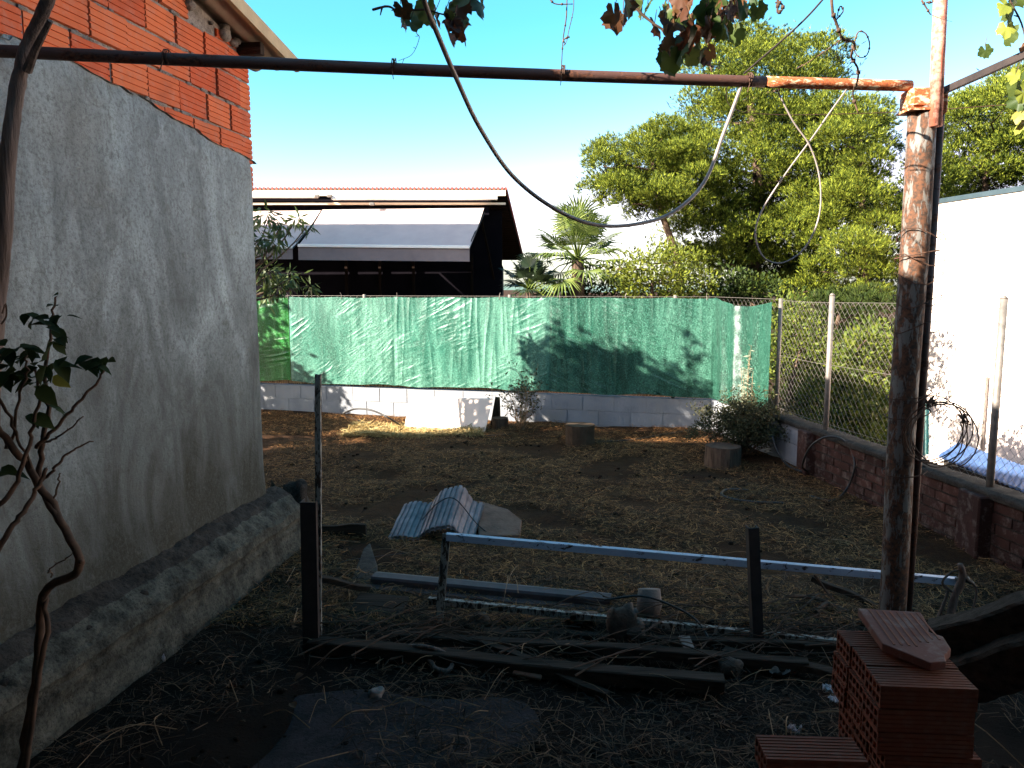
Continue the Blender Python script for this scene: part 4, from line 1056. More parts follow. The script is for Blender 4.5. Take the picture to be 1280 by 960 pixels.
bare('short bare twig with a curl poking out beside the red upright pipe', [([(1152, 0, 3.4), (1158, 10, 3.4), (1163, 18, 3.4)], .004), ([(1158, 3, 3.4), (1166, 2, 3.4), (1163, -10, 3.4)], .004), ([(1163, 18, 3.4), (1178, 24, 3.4), (1190, 27, 3.4)], .0012)], P(1152, 0, 3.4))

# ------------------------------------------------------------ unseen house and roof behind the camera, added to cut sky light
hb = thing('sky_screen_house', 'unseen house behind the viewer, made tall and dark to cut sky light', 'house', (0.8, -2.2, 0))
mb = MB(); mb.box((2.6, -3.8, 3.1), (11, 3, 6.2)); mb.build('wall', M['rubble'], hb)
mb = MB(); mb.box((2.6, -3.8, 6.28), (11.4, 3.4, .14)); mb.build('roof', M['rooftile'], hb)
po = thing('sky_screen_roof', 'unseen corrugated roof over the viewer, added to block sky light', 'porch', (.7, .2, 2.7))
mb = MB(); mb.grid(lambda u, v: Vector((-1.95+6.2*u, -2.3+4.0*v, 2.78+.02*math.sin(u*240))), 300, 2); mb.grid(lambda u, v: Vector((4.25-6.2*u, -2.3+4.0*v, 2.81+.02*math.sin((1-u)*240))), 300, 2)
mb.build('roof_sheet', M['soffit'], po, smooth=True)
mb = MB()
for y in (-1.5, 0, 1.5): mb.beam((-1.95, y, 2.72), (4.2, y, 2.72), .06, .06)
mb.build('purlins', M['darksteel'], po)
# dense vine canopy between added roof and crossbar
random.seed(33); mb = MB()
for i in range(1500):
    x, y = U(-1.9, 3.6), U(1.5, 2.35)
    grape_leaf(mb, (x, y, 2.78+.08*math.sin(x*3)+U(-.08, .1)), Vector((U(-1, 1), U(-1, 1), U(-.5, .2))), Vector((U(-.4, .4), U(-.4, .4), 1)), .07*U(.8, 1.2))
cn = thing('grapevine', 'dense leafy grapevine canopy spread over the pergola above the viewer', 'vine', (.8, 1.9, 2.7))
mb.build('leaves', M['vinegreen'], cn)
mb = MB()
for i in range(14): y = U(1.5, 2.35); limb(mb, (-1.9, y, 2.76), (3.6, y+U(-.4, .3)*.6, 2.8), .012, .008, 14, .03, 6)
mb.build('canes', M['vinebark'], cn)

# ------------------------------------------------------------ yard things
random.seed(51)
# leaning white board
def at_back(px, n=0.02): return bw(seamx(px), n, 0)
mb = MB(); p0, p1 = G(505, 537, .0), G(606, 541, .0); q0, q1 = P(512, 497, p0.y+.13), P(616, 499, p1.y+.13)
th = Vector((0, .02, .008)); mb.hexa([p0, p1, p1+th, p0+th, q0, q1, q1+th, q0+th])
tag(mb.build('white_board', M['whiteboard']), 'sun-bleached white board leaning against the low block wall', 'board')
mb = MB(); p0, p1 = G(612, 536, .0), G(626, 533, .0); q0 = P(619, 497, p0.y+.06); q1 = P(625, 498, p1.y+.05); th = Vector((0, .03, .01))
mb.hexa([p0, p1, p1+th, p0+th, q0, q1, q1+th, q0+th]); tag(mb.build('plank', M['oldwood']), 'short dark plank leaning beside the white board', 'plank')
# stumps
def stump(c, r, h, label, mat=M['logend'], name='log_stump'):
    root = thing(name, label, 'stump', c); s_ = U(0, 50); rings = []
    mb = MB(); n = 26; zs = [-.03, 0, .25, .55, .85, 1.0]
    for j, z in enumerate(zs):
        for k in range(n):
            t = 6.2832*k/n; rr = r*(1+.07*noise.noise(Vector((math.cos(t)*1.5+s_, math.sin(t)*1.5, z*.5)))+.05*noise.noise(Vector((t*3, s_, 0))))*(1.05 if j == 0 else 1)
            mb.v.append((c[0]+math.cos(t)*rr, c[1]+math.sin(t)*rr, c[2]+z*h))
    for j in range(len(zs)-1):
        for k in range(n): k2 = (k+1) % n; mb.f.append((j*n+k, j*n+k2, (j+1)*n+k2, (j+1)*n+k))
    mb.build('bark', M['bark'] if mat is M['bark'] else mat, root)
    mb2 = MB(); top = [Vector(mb.v[(len(zs)-1)*n+k])*1.0+Vector((0, 0, .002)) for k in range(n)]; mb2.add(top, [tuple(range(n))]); mb2.build('cut_face', M['logend'] if mat is M['logend'] else M['twig'], root)
    return root
stump(G(725, 556), .165, .23, 'round grey log stump standing in front of the block wall')
stump(G(617, 536)+Vector((.08, .0, 0)), .10, .14, 'small stump beside the leaning dark plank', M['bark'])
q = stump(G(903, 582), .17, .2, 'dark low stump at the foot of the dry bush near the corner', M['bark'])

# dead bush and dry bushes
def drybush(name, label, base, h, w, ns, r, matS, leaf=None, nl=0, L=.03, lean=0):
    base = Vector(base); root = thing(name, label, 'bush', base); mb = MB(); tips = []
    for i in range(ns):
        a = U(0, 6.283); q = U(.15, 1); e = base+Vector((math.cos(a)*w*q, math.sin(a)*w*q*.7, h*U(.5, 1)*(1-.35*q)+.02))
        pts = limb(mb, base+Vector((U(-.03, .03), U(-.03, .03), 0)), e, r, r*.3, 6, .15, 5)
        for k in range(3):
            s_ = pts[random.randint(2, 6)]; t = s_+Vector((U(-1, 1), U(-1, 1), U(0, 1.1)))*h*.22; p2 = limb(mb, s_, t, r*.45, r*.2, 3, .2, 4); tips.append(t)
            tips.append(pts[-1])
            for kk in range(2): t2 = t+Vector((U(-1, 1), U(-1, 1), U(-.2, 1)))*h*.1; mb.tube([t, t2], [r*.25, r*.15], 3); tips.append(t2)
    mb.build('stems', matS, root)
    if leaf:
        C = np.array([list(random.choice(tips)) for _ in range(nl)])+RS.normal(size=(nl, 3))*h*.045
        dn = rnd_dirs(nl); v, f = leaf_quads(C, dn, side(dn), L*(.6+.8*RS.rand(nl)), L*.4); arr_obj('leaves', v, f, leaf, root)
    return root
drybush('rose_bush', 'small bare bush with few leaves standing right of the white board', G(652, 538), .78, .26, 22, .006, M['drytwig'], M['weed'], 420, .05)
drybush('dry_bush', 'wide dark dry bush in the far right corner of the yard', G(925, 572), .62, .62, 90, .004, M['twig'], M['weed'], 11000, .035)
drybush('dry_bush', 'smaller dark bush against the corner, right behind the wide one', G(945, 558), .55, .42, 60, .004, M['twig'], M['weed'], 6500, .035)
# tall pale weed
tw = thing('tall_weed', 'tall pale flowering weed standing against the folded corner net', 'weed', G(930, 560))
mb = MB(); lf = MB(); bp = G(930, 560); Yw = bp.y
for i in range(9):
    x1 = 930+U(-14, 14); top = P(x1, U(432, 480), Yw+U(-.1, .1)); pts = limb(mb, bp, top, .005, .0015, 8, .04, 4)
    for k in range(34):
        t = U(.35, 1); j = min(7, int(t*8)); p = pts[j].lerp(pts[j+1], t*8-j); d = Vector((U(-1, 1), U(-1, 1), U(-.2, 1.)));
        ovate(lf, p, d, Vector((.1, -1, .5)), U(.03, .07), .012)
mb.build('stems', M['drytwig'], tw); lf.build('leaves', M['paleweed'], tw)
# hoses
def hose(pts, label, r=.011, name='garden_hose', mat=M['hose'], cat='hose', z=.015):
    q = [p if isinstance(p, Vector) else (G(p[0], p[1], gz(*G(p[0], p[1])[:2])+r) if len(p) == 2 else P(*p)) for p in pts]
    return cable(name, q, r, mat, label, cat, 6)
hose([(1010, 590), P(1003, 582, 7.0), P(1012, 560, 6.9), P(1030, 547, 6.8), P(1050, 548, 6.7), P(1064, 562, 6.6), P(1068, 585, 6.5), P(1058, 612, 6.5), (1040, 626), (1012, 620)], 'black hose looping up against the right brick wall', .010)
hose([P(965, 545, 7.6), P(972, 565, 7.5), P(985, 582, 7.4), P(1003, 590, 7.25)], 'short black hose sagging along the pale block section', .009)
hose([(980, 629), (945, 628), (915, 624), (902, 618), (910, 612), (935, 613)], 'flat loop of black hose lying on the straw in mid yard', .012)
hose([(740, 553), (790, 550), (830, 543), (870, 538), (905, 542)], 'black hose lying along the foot of the block wall', .012)
hose([P(428, 517, 9.9), P(445, 511, 9.9), P(465, 513, 9.8), P(485, 522, 9.6), (505, 534), (520, 537)], 'bent black pipe arching in front of the sunlit wall', .012)
hose([(430, 520), (470, 532), (500, 538), (540, 545), (600, 545), (640, 543)], 'long dark hose lying on the sunlit strip of straw', .010)
hose([P(755, 750, 3.85), P(800, 745, 3.85), P(835, 755, 3.85), P(870, 775, 3.8), (893, 810)], 'thin black hose arching over the debris behind the beams', .006)
hose([(420, 706), (440, 700), (520, 690)], 'thin rod lying among the straw left of the frame', .005, 'rod', M['darksteel'], 'rod')

# ribbed broken sheet
base = G(545, 672); W_ = .60
def rib(u, v):
    x = -.31+.60*u + .06*v; prof = .015 + .13*math.exp(-((u-.6)/.2)**4*.8) + .02*math.sin(u*9)
    z = prof*(.75+.4*v) + .12*v + .005*(1 if math.sin(u*100) > -.6 else -1) + .01*noise.noise(Vector((u*3, v*3, 0)))
    y = -.06+.42*v + .03*noise.noise(Vector((u*6, 3, 0)))*(1 if v in (0, 1) else 0)
    return base+Vector((x-.02, y, z))
mb = MB(); mb.grid(rib, 340, 20); mb.grid(lambda u, v: rib(u, 1-v)-Vector((0, 0, .022)), 340, 20)
tag(mb.build('ribbed_tile_sheet', M['ribbed']), 'pale ribbed broken roof sheet with a hump lying on the straw', 'roof sheet')
cable('bent_rod', [rib(.32, .45)+Vector((0, 0, .01)), rib(.5, .55)+Vector((0, 0, .02)), rib(.7, .55)+Vector((0, 0, .03)), rib(.95, .3)+Vector((.02, 0, .02)), G(612, 668, .03)], .004, M['darksteel'], 'thin dark rod bent across the ribbed roof sheet', 'rod')
def slab(px, z, th, label, mat, name='stone_slab', cat='slab', tilt=0):
    pts = [G(x, y, z) for x, y in px]; c = sum(pts, Vector())/len(pts)
    for p in pts: p.z = z+tilt*(p.y-c.y)
    mb = MB(); mb.prism([p for p in pts], th); o = mb.build(name, mat); bevel(o, min(.006, th*.3)); return tag(o, label, cat)
slab([(598, 672), (650, 672), (652, 658), (635, 648), (598, 640)], .02, .05, 'flat reddish stone slab right of the ribbed roof sheet', M['redstone'], tilt=.12)
slab([(438, 728), (470, 732), (472, 716), (463, 700), (455, 704)], .0, .05, 'pale triangular stone behind the left end of the grey trough', M['stone'], tilt=.3)
def rock(px, py, sx, sy, sz, label, mat=M['stone'], seed=None, name='stone', z=0):
    c = G(px, py)+Vector((0, 0, sz*.6+z)); o = lump(c, sx, sy, sz, seed or U(0, 99), .35, 18, 12).build(name, mat, smooth=True); return tag(o, label, 'stone')
rock(777, 797, .07, .05, .10, 'upright grey stone between the beams and the arching hose', M['stone'])
rock(793, 798, .05, .05, .05, 'small stone leaning on the upright grey stone', M['stone'])
rock(600, 778, .05, .05, .03, 'low stone under the lower rail of the steel frame')
rock(470, 870, .03, .03, .02, 'pebble on the soil in front of the old beams', M['palestone'])
rock(912, 838, .05, .05, .04, 'yellowish stone in front of the right end of the beams', M['stone'])
slab([(855, 812), (868, 812), (862, 797), (848, 797)], .03, .012, 'small white tile fragment behind the beams', M['palestone'], 'tile_fragment', 'tile')
for (x, y, s_) in ((865, 690, 1), (690, 700, 1), (1150, 700, 1)): pass
# grey bucket fragment
mb = MB(); c = G(812, 775)
mb.tube([c+Vector((-.02, 0, .0)), c+Vector((0, .01, .09)), c+Vector((0, .03, .16))], [.06, .066, .058], 14); mb.tube([c+Vector((-.13, 0, .03)), c+Vector((-.02, 0, .04))], .03, 10)
tag(mb.build('broken_pipe_elbow', M['palestone'], smooth=True), 'broken grey pipe elbow standing behind the lower rail', 'pipe')
# trough
tr = MB(); a, b = G(463, 738)+Vector((0, .08, .0)), G(765, 768)+Vector((0, .08, .0)); d = (b-a).normalized(); sd = Vector((-d.y, d.x, 0)) 
def trf(u, v, k=0):
    t = math.pi*(v); return a.lerp(b, u)+sd*math.cos(t)*(.085-k)+Vector((0, 0, .085-math.sin(t)*(.075-k)))
def trf2(u, v, k=0): 
    p = a.lerp(b, u); prof = [(-.085, .0), (-.08, .015), (-.035, .022), (-.03, .05), (-.02, .062), (.04, .066), (.07, .06)]
    q = v*(len(prof)-1); i = min(int(q), len(prof)-2); t = q-i; n_ = prof[i][0]*(1-t)+prof[i+1][0]*t; z = prof[i][1]*(1-t)+prof[i+1][1]*t
    return p+sd*n_+Vector((0, 0, z-k))
tr.grid(lambda u, v: trf2(u, v), 20, 12); tr.grid(lambda u, v: trf2(u, 1-v, .008), 20, 12)
tag(tr.build('grey_trough', M['trough']), 'long dull grey metal trough lying behind the steel frame', 'trough')

# steel frame (old gate) leaning
sf = thing('steel_frame', 'long old steel frame with pale blue flaking top rail lying across the yard', 'frame', G(800, 790))
TLp, TRp = P(558, 667, 3.93), P(1198, 723, 3.88); BLp, BRp = P(536, 747, 4.0), P(1060, 801, 3.66)
mb = MB()
def angle_bar(mb, a, b, w=.036, t=.004):
    a, b = Vector(a), Vector(b); mb.beam(a, b, w, t); mb.beam(a+Vector((0, -w/2+.002, -w/2)), b+Vector((0, -w/2+.002, -w/2)), t, w-.005)
angle_bar(mb, TLp, TRp); mb.build('top_rail', M['bluerail'], sf)
mb = MB(); angle_bar(mb, BLp, BRp, .032); mb.build('bottom_rail', M['flakewhite'], sf)
mb = MB(); a = TLp+Vector((0, .0, 0)); b = P(548, 782, 3.93); mb.beam(a, b, .04, .006, up=Vector((0, 1, 0))); mb.beam(a+Vector((.018, .018, 0)), b+Vector((.018, .018, 0)), .006, .036, up=Vector((0, 1, 0))); mb.build('upright', M['flakewhite'], sf)
tip = P(1195, 725, 3.86); mb = MB(); mb.tube([tip, tip+Vector((.05, 0, .01)), tip+Vector((.09, 0, -.02))], [.014, .018, .008], 7); mb.build('bent_end', M['flakewhite'], sf)
def post_(px0, py0, px1, py1, Y, w, mat, label, name='iron_post', th=None, lip=True):
    a, b = P(px1, py1, Y), P(px0, py0, Y); a.z -= .15; mb = MB(); th = th or w
    mb.beam(a, b, w, .006, up=Vector((0, 1, 0))); mb.beam(a+Vector((w/2-.003, th/2, 0)), b+Vector((w/2-.003, th/2, 0)), .006, th-.007, up=Vector((0, 1, 0))); mb.beam(a+Vector((-w/2+.003, th/2, 0)), b+Vector((-w/2+.003, th/2, 0)), .006, th-.007, up=Vector((0, 1, 0)))
    return tag(mb.build(name, mat), label, 'post')
post_(942, 660, 951, 797, 3.66, .052, M['darksteel'], 'short black iron post leaning in front of the pale blue rail')
post_(385, 628, 388, 815, 3.62, .075, M['darksteel'], 'short thick black iron post left, beside the flaking thin bar')
pp = post_(397, 468, 397, 800, 3.66, .026, M['flakewhite'], 'tall thin flaking white bar standing at the end of the beams', 'angle_bar')
# beams
def wood(a, b, w, h, label, name='wooden_beam', mat=M['oldwood'], cat='beam'):
    mb = MB(); a, b = Vector(a), Vector(b); n = 26; ax, ay, az = rot_to(b-a)
    ring = [(-.5, -.44), (-.42, -.5), (.42, -.5), (.5, -.44), (.5, .42), (.40, .5), (-.42, .5), (-.5, .42)]; sd_ = U(0, 50)
    for i in range(n+1):
        p = a.lerp(b, i/n)
        for k, (x, y) in enumerate(ring):
            j = 1+.08*noise.noise(Vector((i*.6, k*3.1, sd_))); mb.v.append(tuple(p+ax*x*w*j+ay*y*h*j+Vector((0, 0, .006*math.sin(i*.3+sd_)))))
    for i in range(n):
        for k in range(8): k2 = (k+1) % 8; mb.f.append((i*8+k, i*8+k2, i*8+8+k2, i*8+8+k))
    mb.f += [tuple(reversed(range(8))), tuple(n*8+k for k in range(8))]
    return tag(mb.build(name, mat), label, cat, None)
wood(P(388, 806, 3.62), P(905, 857, 3.22), .08, .065, 'front old dark beam lying on the ground across the yard')
wood(P(492, 795, 3.78), P(1010, 830, 3.38), .06, .05, 'second old dark beam, just behind the front one')
wood(P(560, 788, 3.93), P(1060, 812, 3.55), .05, .05, 'thin dark batten behind the two old beams', 'wooden_batten')
wood(P(380, 720, 4.15), P(462, 735, 4.25), .05, .03, 'short board end sticking out left of the triangular stone', 'board', cat='board')
wood(G(395, 672)+Vector((0,0,.04)), G(458, 672)+Vector((0,0,.05)), .04, .10, 'dark board lying in the straw behind the black iron post', 'board', cat='board')
wood(P(1170, 800, 2.9), P(1330, 752, 2.7), .13, .12, 'thick old beam slanting up at the right edge behind the brick stack')
wood(P(1190, 850, 2.8), P(1330, 812, 2.6), .14, .16, 'lower dark beam at the right edge, under the slanting one')
wood(P(1015, 722, 4.3), P(1105, 762, 4.1), .04, .03, 'broken stick of wood lying left of the flaking post', 'stick', cat='stick')
# twisted stick pile near right end of the rail
mb = MB()
for (pts, r) in (([(1185, 795, 3.55), (1192, 750, 3.6), (1203, 722, 3.6), (1200, 705, 3.6)], .022), ([(1165, 790, 3.6), (1180, 755, 3.6), (1186, 735, 3.6)], .01), ([(1205, 722, 3.6), (1220, 735, 3.6), (1216, 760, 3.6), (1205, 768, 3.6)], .007), ([(1190, 740, 3.6), (1178, 728, 3.6), (1190, 715, 3.6), (1205, 712, 3.6)], .007)):
    q = spline([P(*p) for p in pts], 5); mb.tube(q, [r*(1-.4*i/len(q)) for i in range(len(q))], 7, wob=.15)
tag(mb.build('driftwood_branch', M['vinebark'], smooth=True), 'gnarled grey branch propped up at the right end of the pale blue rail', 'branch')
mb = MB()
for (pts, r) in (([(1018, 718, 4.2), (1030, 735, 4.2), (1042, 750, 4.15), (1050, 760, 4.1)], .008), ([(985, 745, 4.1), (1020, 748, 4.15), (1060, 765, 4.0)], .010), ([(1020, 765, 4.0), (1035, 755, 4.1), (1056, 768, 4.0)], .012), ([(1000, 762, 4.0), (1024, 742, 4.1)], .006)):
    q = spline([P(*p) for p in pts], 5); mb.tube(q, r, 6, wob=.2)
tag(mb.build('twig_pile', M['twig']), 'small pile of broken branches between the black post and the flaking post', 'branches')
cable('bent_straw', [P(964, 722, 4.2), P(959, 735, 4.2), P(968, 752, 4.15), P(988, 762, 4.1)], .004, M['drytwig'], 'pale curved stem standing in the straw right of the short black post', 'stem')
# rope loop in front of the beams
cable('root_loop', [G(505, 808, .05), G(530, 808, .08), G(555, 816, .06), G(566, 826, .03), G(560, 838, .02), G(545, 836, .02), G(538, 826, .03), G(525, 815, .06)], .011, M['vinebark'], 'gnarled root curling into a loop in front of the beams', 'root')
# white scraps
def scrap(px, py, s_, label, mat=M['plastic'], name='plastic_scrap'):
    mb = MB(); c = G(px, py); a0 = U(0, 6)
    def f(u, v): 
        x, y = (u-.5)*s_[0], (v-.5)*s_[1]; k = 1+.25*noise.noise(Vector((u*3, v*3, px)))
        return c+Vector((x*k*math.cos(a0)-y*math.sin(a0)*.6+.0, x*math.sin(a0)*.6+y*k*math.cos(a0), .03+.03*noise.noise(Vector((u*4, v*4, py)))+.012*noise.noise(Vector((u*12, v*12, py)))))
    mb.grid(f, 14, 14); return tag(mb.build(name, mat, smooth=True), label, 'litter')
scrap(1035, 868, (.05, .045), 'crumpled white plastic scrap left of the brick stack, upper piece'); scrap(1045, 882, (.055, .05), 'crumpled white plastic scrap left of the brick stack, lower piece')
scrap(980, 842, (.16, .09), 'pale grey sheet of litter under a dry stalk', M['palestone'], 'paper_scrap')
scrap(992, 920, (.07, .05), 'small torn white wrapper above the loose bricks')
scrap(45, 935, (.12, .05), 'white scrap in the bottom left corner'); scrap(205, 830, (.02, .02), 'tiny white flake on the soil below the footing')

wood(P(420, 770, 4.05), P(700, 800, 3.75), .05, .02, 'thin grey lath lying behind the second beam on the left', 'wooden_lath', cat='lath')
wood(P(600, 800, 3.6), P(760, 868, 3.2), .04, .02, 'short thin lath lying across the front beam', 'wooden_lath', cat='lath')
wood(P(905, 815, 3.6), P(1045, 842, 3.3), .06, .03, 'broken board end right of the beams, near the brick stack', 'board', cat='board')
slab([(436, 765), (500, 772), (512, 752), (450, 748)], .02, .02, 'dull dark sheet of scrap half buried left of the steel frame', M['oldwood'], 'scrap_sheet', 'scrap', tilt=.15)
slab([(640, 842), (676, 846), (684, 832), (652, 828)], .02, .015, 'small broken brown tile in front of the beams', M['redstone'], 'tile_fragment', 'tile', tilt=.3)
slab([(700, 776), (742, 780), (748, 765), (716, 760)], .03, .02, 'broken brown tile between trough and beams', M['redstone'], 'tile_fragment', 'tile', tilt=-.3)
mb = MB(); random.seed(91)
for i in range(150):
    c = P(U(390, 1060), U(745, 835), U(3.4, 4.1)); c.z = U(.02, .10); a = U(-.9, .9); L = U(.12, .55); d = Vector((math.cos(a), math.sin(a), U(-.12, .22)))
    q = spline([c-d*L/2, c+Vector((0, 0, U(-.02, .05))), c+d*L/2+Vector((0, U(-.04, .04), U(-.02, .04)))], 3); mb.tube(q, [U(.002, .006)*(1-.1*k) for k in range(len(q))], 5, wob=.2)
tag(mb.build('twig_tangle', M['twig']), 'tangle of dead twigs and prunings around the old beams', 'twigs', kind='stuff')
# ------------------------------------------------------------ brick stack, every brick a thing
random.seed(77)
def brick_mesh(L=.262, Dp=.118, Hh=.066):
    mb = MB()
    # hollow: outer walls + webs run along X (length); grooves on the long faces and top
    t = .008; ng = 5
    prof = []      # cross-section outline (y,z) with grooves
    ys_ = [-Dp/2, Dp/2]
    def edge(p0, p1, n, inw):
        out = []
        for i in range(n):
            a_, b_ = i/n, (i+1)/n; g = .004
            for tt, dd in ((a_+.06/n*2, 0), (b_-.22/n, 0), (b_-.2/n, g), (b_-.02/n, g)):
                out.append((p0[0]+(p1[0]-p0[0])*tt+inw[0]*dd, p0[1]+(p1[1]-p0[1])*tt+inw[1]*dd))
        return out
    c = [(-Dp/2, 0), (Dp/2, 0), (Dp/2, Hh), (-Dp/2, Hh)]
    prof = edge(c[0], c[1], 8, (0, 1)) + edge(c[1], c[2], ng, (-1, 0)) + edge(c[2], c[3], 8, (0, -1)) + edge(c[3], c[0], ng, (1, 0))
    n = len(prof)
    for x in (-L/2, L/2): mb.v += [(x, p[0], p[1]) for p in prof]
    for k in range(n): k2 = (k+1) % n; mb.f.append((k, k2, n+k2, n+k))
    # end faces: frame with 2x4 holes as recessed boxes
    for sgn in (-1, 1):
        xo = sgn*L/2; xi = sgn*(L/2-.05)
        cols, rows = 4, 2; cw = (Dp-.008)/cols; rh = (Hh-.008)/rows
        for i in range(cols):
            for j in range(rows):
                y0 = -Dp/2+.004+i*cw; z0 = .004+j*rh; w = .0035
                o4 = [(xo, y0, z0), (xo, y0+cw, z0), (xo, y0+cw, z0+rh), (xo, y0, z0+rh)]
                i4 = [(xo, y0+w, z0+w), (xo, y0+cw-w, z0+w), (xo, y0+cw-w, z0+rh-w), (xo, y0+w, z0+rh-w)]
                b4 = [(xi, q[1], q[2]) for q in i4]
                mb.add(o4+i4+b4, [(0, 1, 5, 4), (1, 2, 6, 5), (2, 3, 7, 6), (3, 0, 4, 7), (4, 5, 9, 8), (5, 6, 10, 9), (6, 7, 11, 10), (7, 4, 8, 11), (8, 9, 10, 11)])
        # rim
        r4 = [(xo, -Dp/2, 0), (xo, Dp/2, 0), (xo, Dp/2, Hh), (xo, -Dp/2, Hh)]; q4 = [(xo, -Dp/2+.004, .004), (xo, Dp/2-.004, .004), (xo, Dp/2-.004, Hh-.004), (xo, -Dp/2+.004, Hh-.004)]
        mb.add(r4+q4, [(0, 1, 5, 4), (1, 2, 6, 5), (2, 3, 7, 6), (3, 0, 4, 7)])
    return mb
bm0 = brick_mesh()
me0 = bpy.data.meshes.new('hollow_brick'); me0.from_pydata(bm0.v, [], bm0.f); me0.update(); me0.materials.append(M['stackbrick'])
ordn = ['top', 'second', 'third', 'fourth', 'fifth', 'sixth', 'seventh', 'eighth', 'ninth', 'lowest']
rown = ['front row', 'middle row', 'back row']
def place_brick(x, y, z, rz, label, group, tilt=0, sx=1.0):
    o = bpy.data.objects.new('hollow_brick', me0); COL.objects.link(o); o.location = (x, y, z); o.rotation_euler = (tilt, 0, rz); tag(o, label, 'brick', group)
    ORG[o.name] = Vector((x, y, z)); return o
bx0 = P(1163, 845, 2.06)
sx_, sy_, rz_ = bx0.x, 2.06, rad(-4)
for c in range(9):
    z = .648-.0695*(c+1)+.0; sh_ = (0 if c < 3 else .022) + U(-.006, .006)
    for r in range(3):
        yy = r*.124+.06; xx = sh_+U(-.006, .006)+(.0 if c < 3 else .0)
        place_brick(sx_+xx+yy*math.sin(-rz_), sy_+yy, z, rz_+U(-.02, .02), 'red hollow brick in the %s of the stack, %s course from the top' % (rown[r], ordn[c] if c else 'first'), 'hollow bricks stacked at the right')
# blocks beneath down to ground
c2 = G(1000, 990)
bxx = G(990, 962)
for k, (dx, dy, rr_) in enumerate(((-.02, 0, -.02), (.0, .125, .03))):
    pass
lp = P(1000, 958, 1.98)
place_brick(P(1012, 955, 1.98).x, 1.98, P(1012, 955, 1.98).z-.02, rad(-3), 'loose red hollow brick at the bottom edge, left of the stack', 'loose bricks in front of the stack')
zb = P(1012, 955, 1.98).z-.02
for k in range(1, 6):
    if zb-.07*k > -.06:
        place_brick(P(1012, 955, 1.98).x+U(-.012, .012), 1.98+U(-.01, .01), zb-.0695*k, rad(U(-3, 3)), 'loose hollow brick in the low pile left of the stack, %s layer down' % ('second', 'third', 'fourth', 'fifth', 'sixth')[k-1], 'loose bricks in front of the stack')
# broken flat slab on top
poly = [(1072, 770), (1150, 775), (1160, 792), (1160, 800), (1178, 806), (1188, 822), (1180, 830), (1182, 838), (1162, 840), (1102, 815)]
zt_ = .655
pts = [G(x, y, zt_) for x, y in poly]
mb = MB(); c = sum(pts, Vector())/len(pts)
mb.prism(list(reversed([p+Vector((0, 0, .028)) for p in pts])), -.026)
o = mb.build('ceramic_slab', m_brick('slab_brick', (.15, .05, .036), (.18, .065, .046), .5)); bevel(o, .003); tag(o, 'broken flat red ceramic slab lying on top of the brick stack', 'slab')
# grooves on slab: thin ridges
mb = MB()
a, b = pts[0], pts[1]; a2 = pts[9]
for k in range(1, 9):
    s0 = a.lerp(b, k/9.3)+Vector((.01, -.015, .0285)); dirv = (a2-a)
    L = .97 if k < 5 else (.85 if k < 7 else .75); e = s0+dirv*L*1.0
    mb.beam(s0, e, .006, .002)
g = mb.build('slab_ribs', M['stackbrick'], o)

# ------------------------------------------------------------ straw, litter
def strawfield(n, region, L, W, seed, zoff=.004, steep=.25, mat='straw', clump=0):
    rs = np.random.RandomState(seed); out = []
    X = []; 
    x0, x1, y0, y1 = region
    n2 = n*2; xx = rs.uniform(x0, x1, n2); t = rs.uniform(0, 1, n2); yy = y0+(y1-y0)*t**1.25
    keep = []
    for i in range(n2):
        x, y = xx[i], yy[i]
        if x > wallx(y)-.05 or y > backy(x)-.06: continue
        if x < -2.43+.153*y+.27 and y < 5.1: continue
        if clump and noise.noise(Vector((x*1.6, y*1.6, seed)))+.25 < rs.uniform(-.3, .5)*clump: continue
        keep.append(i)
        if len(keep) >= n: break
    xx, yy = xx[keep], yy[keep]; m = len(xx)
    zz = np.array([gz(a_, b_) for a_, b_ in zip(xx, yy)])+zoff+rs.rand(m)**2*.035
    az = rs.uniform(0, 6.283, m); el = rs.normal(0, steep, m)
    d = np.stack([np.cos(az)*np.cos(el), np.sin(az)*np.cos(el), np.sin(el)], 1)
    l = (L[0]+(L[1]-L[0])*rs.rand(m)**2)[:, None]; sd = np.stack([-np.sin(az), np.cos(az), rs.normal(0, .4, m)], 1); sd /= np.linalg.norm(sd, axis=1, keepdims=True)
    w = (W*(.5+rs.rand(m)))[:, None]; bend = rs.normal(0, .12, (m, 1))*l; C = np.stack([xx, yy, zz], 1)
    mid = C+sd*bend+np.array([0, 0, 1.])*np.abs(rs.normal(0, .06, (m, 1)))*l
    Vv = np.stack([C-d*l*.5-sd*w*.5, C-d*l*.5+sd*w*.5, mid+sd*w*.5, mid-sd*w*.5, C+d*l*.5+sd*w*.3, C+d*l*.5-sd*w*.3], 1)
    Vv[:, :, 2] = np.maximum(Vv[:, :, 2], (zz-.02)[:, None])
    Vv = Vv.reshape(-1, 3); b0 = np.arange(m)[:, None]*6
    Ff = np.concatenate([b0+np.array([[0, 1, 2, 3]]), b0+np.array([[3, 2, 4, 5]])])
    return Vv, Ff
v, f = strawfield(170000, (-4.5, 3.4, 3.9, 11), (.02, .11), .0030, 3, steep=.18, clump=.35)
tag(arr_obj('dry_straw', v, f, M['straw'], origin=(0, 7, 0)), 'dry straw and cut grass covering the yard', 'straw', kind='stuff')
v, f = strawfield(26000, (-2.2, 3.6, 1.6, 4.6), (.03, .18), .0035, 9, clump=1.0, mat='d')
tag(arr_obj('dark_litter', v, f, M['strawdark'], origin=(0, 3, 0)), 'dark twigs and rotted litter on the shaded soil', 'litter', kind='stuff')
v, f = strawfield(7000, (-2.0, -.35, 9.08, 9.8), (.05, .2), .006, 21, .02, .35)
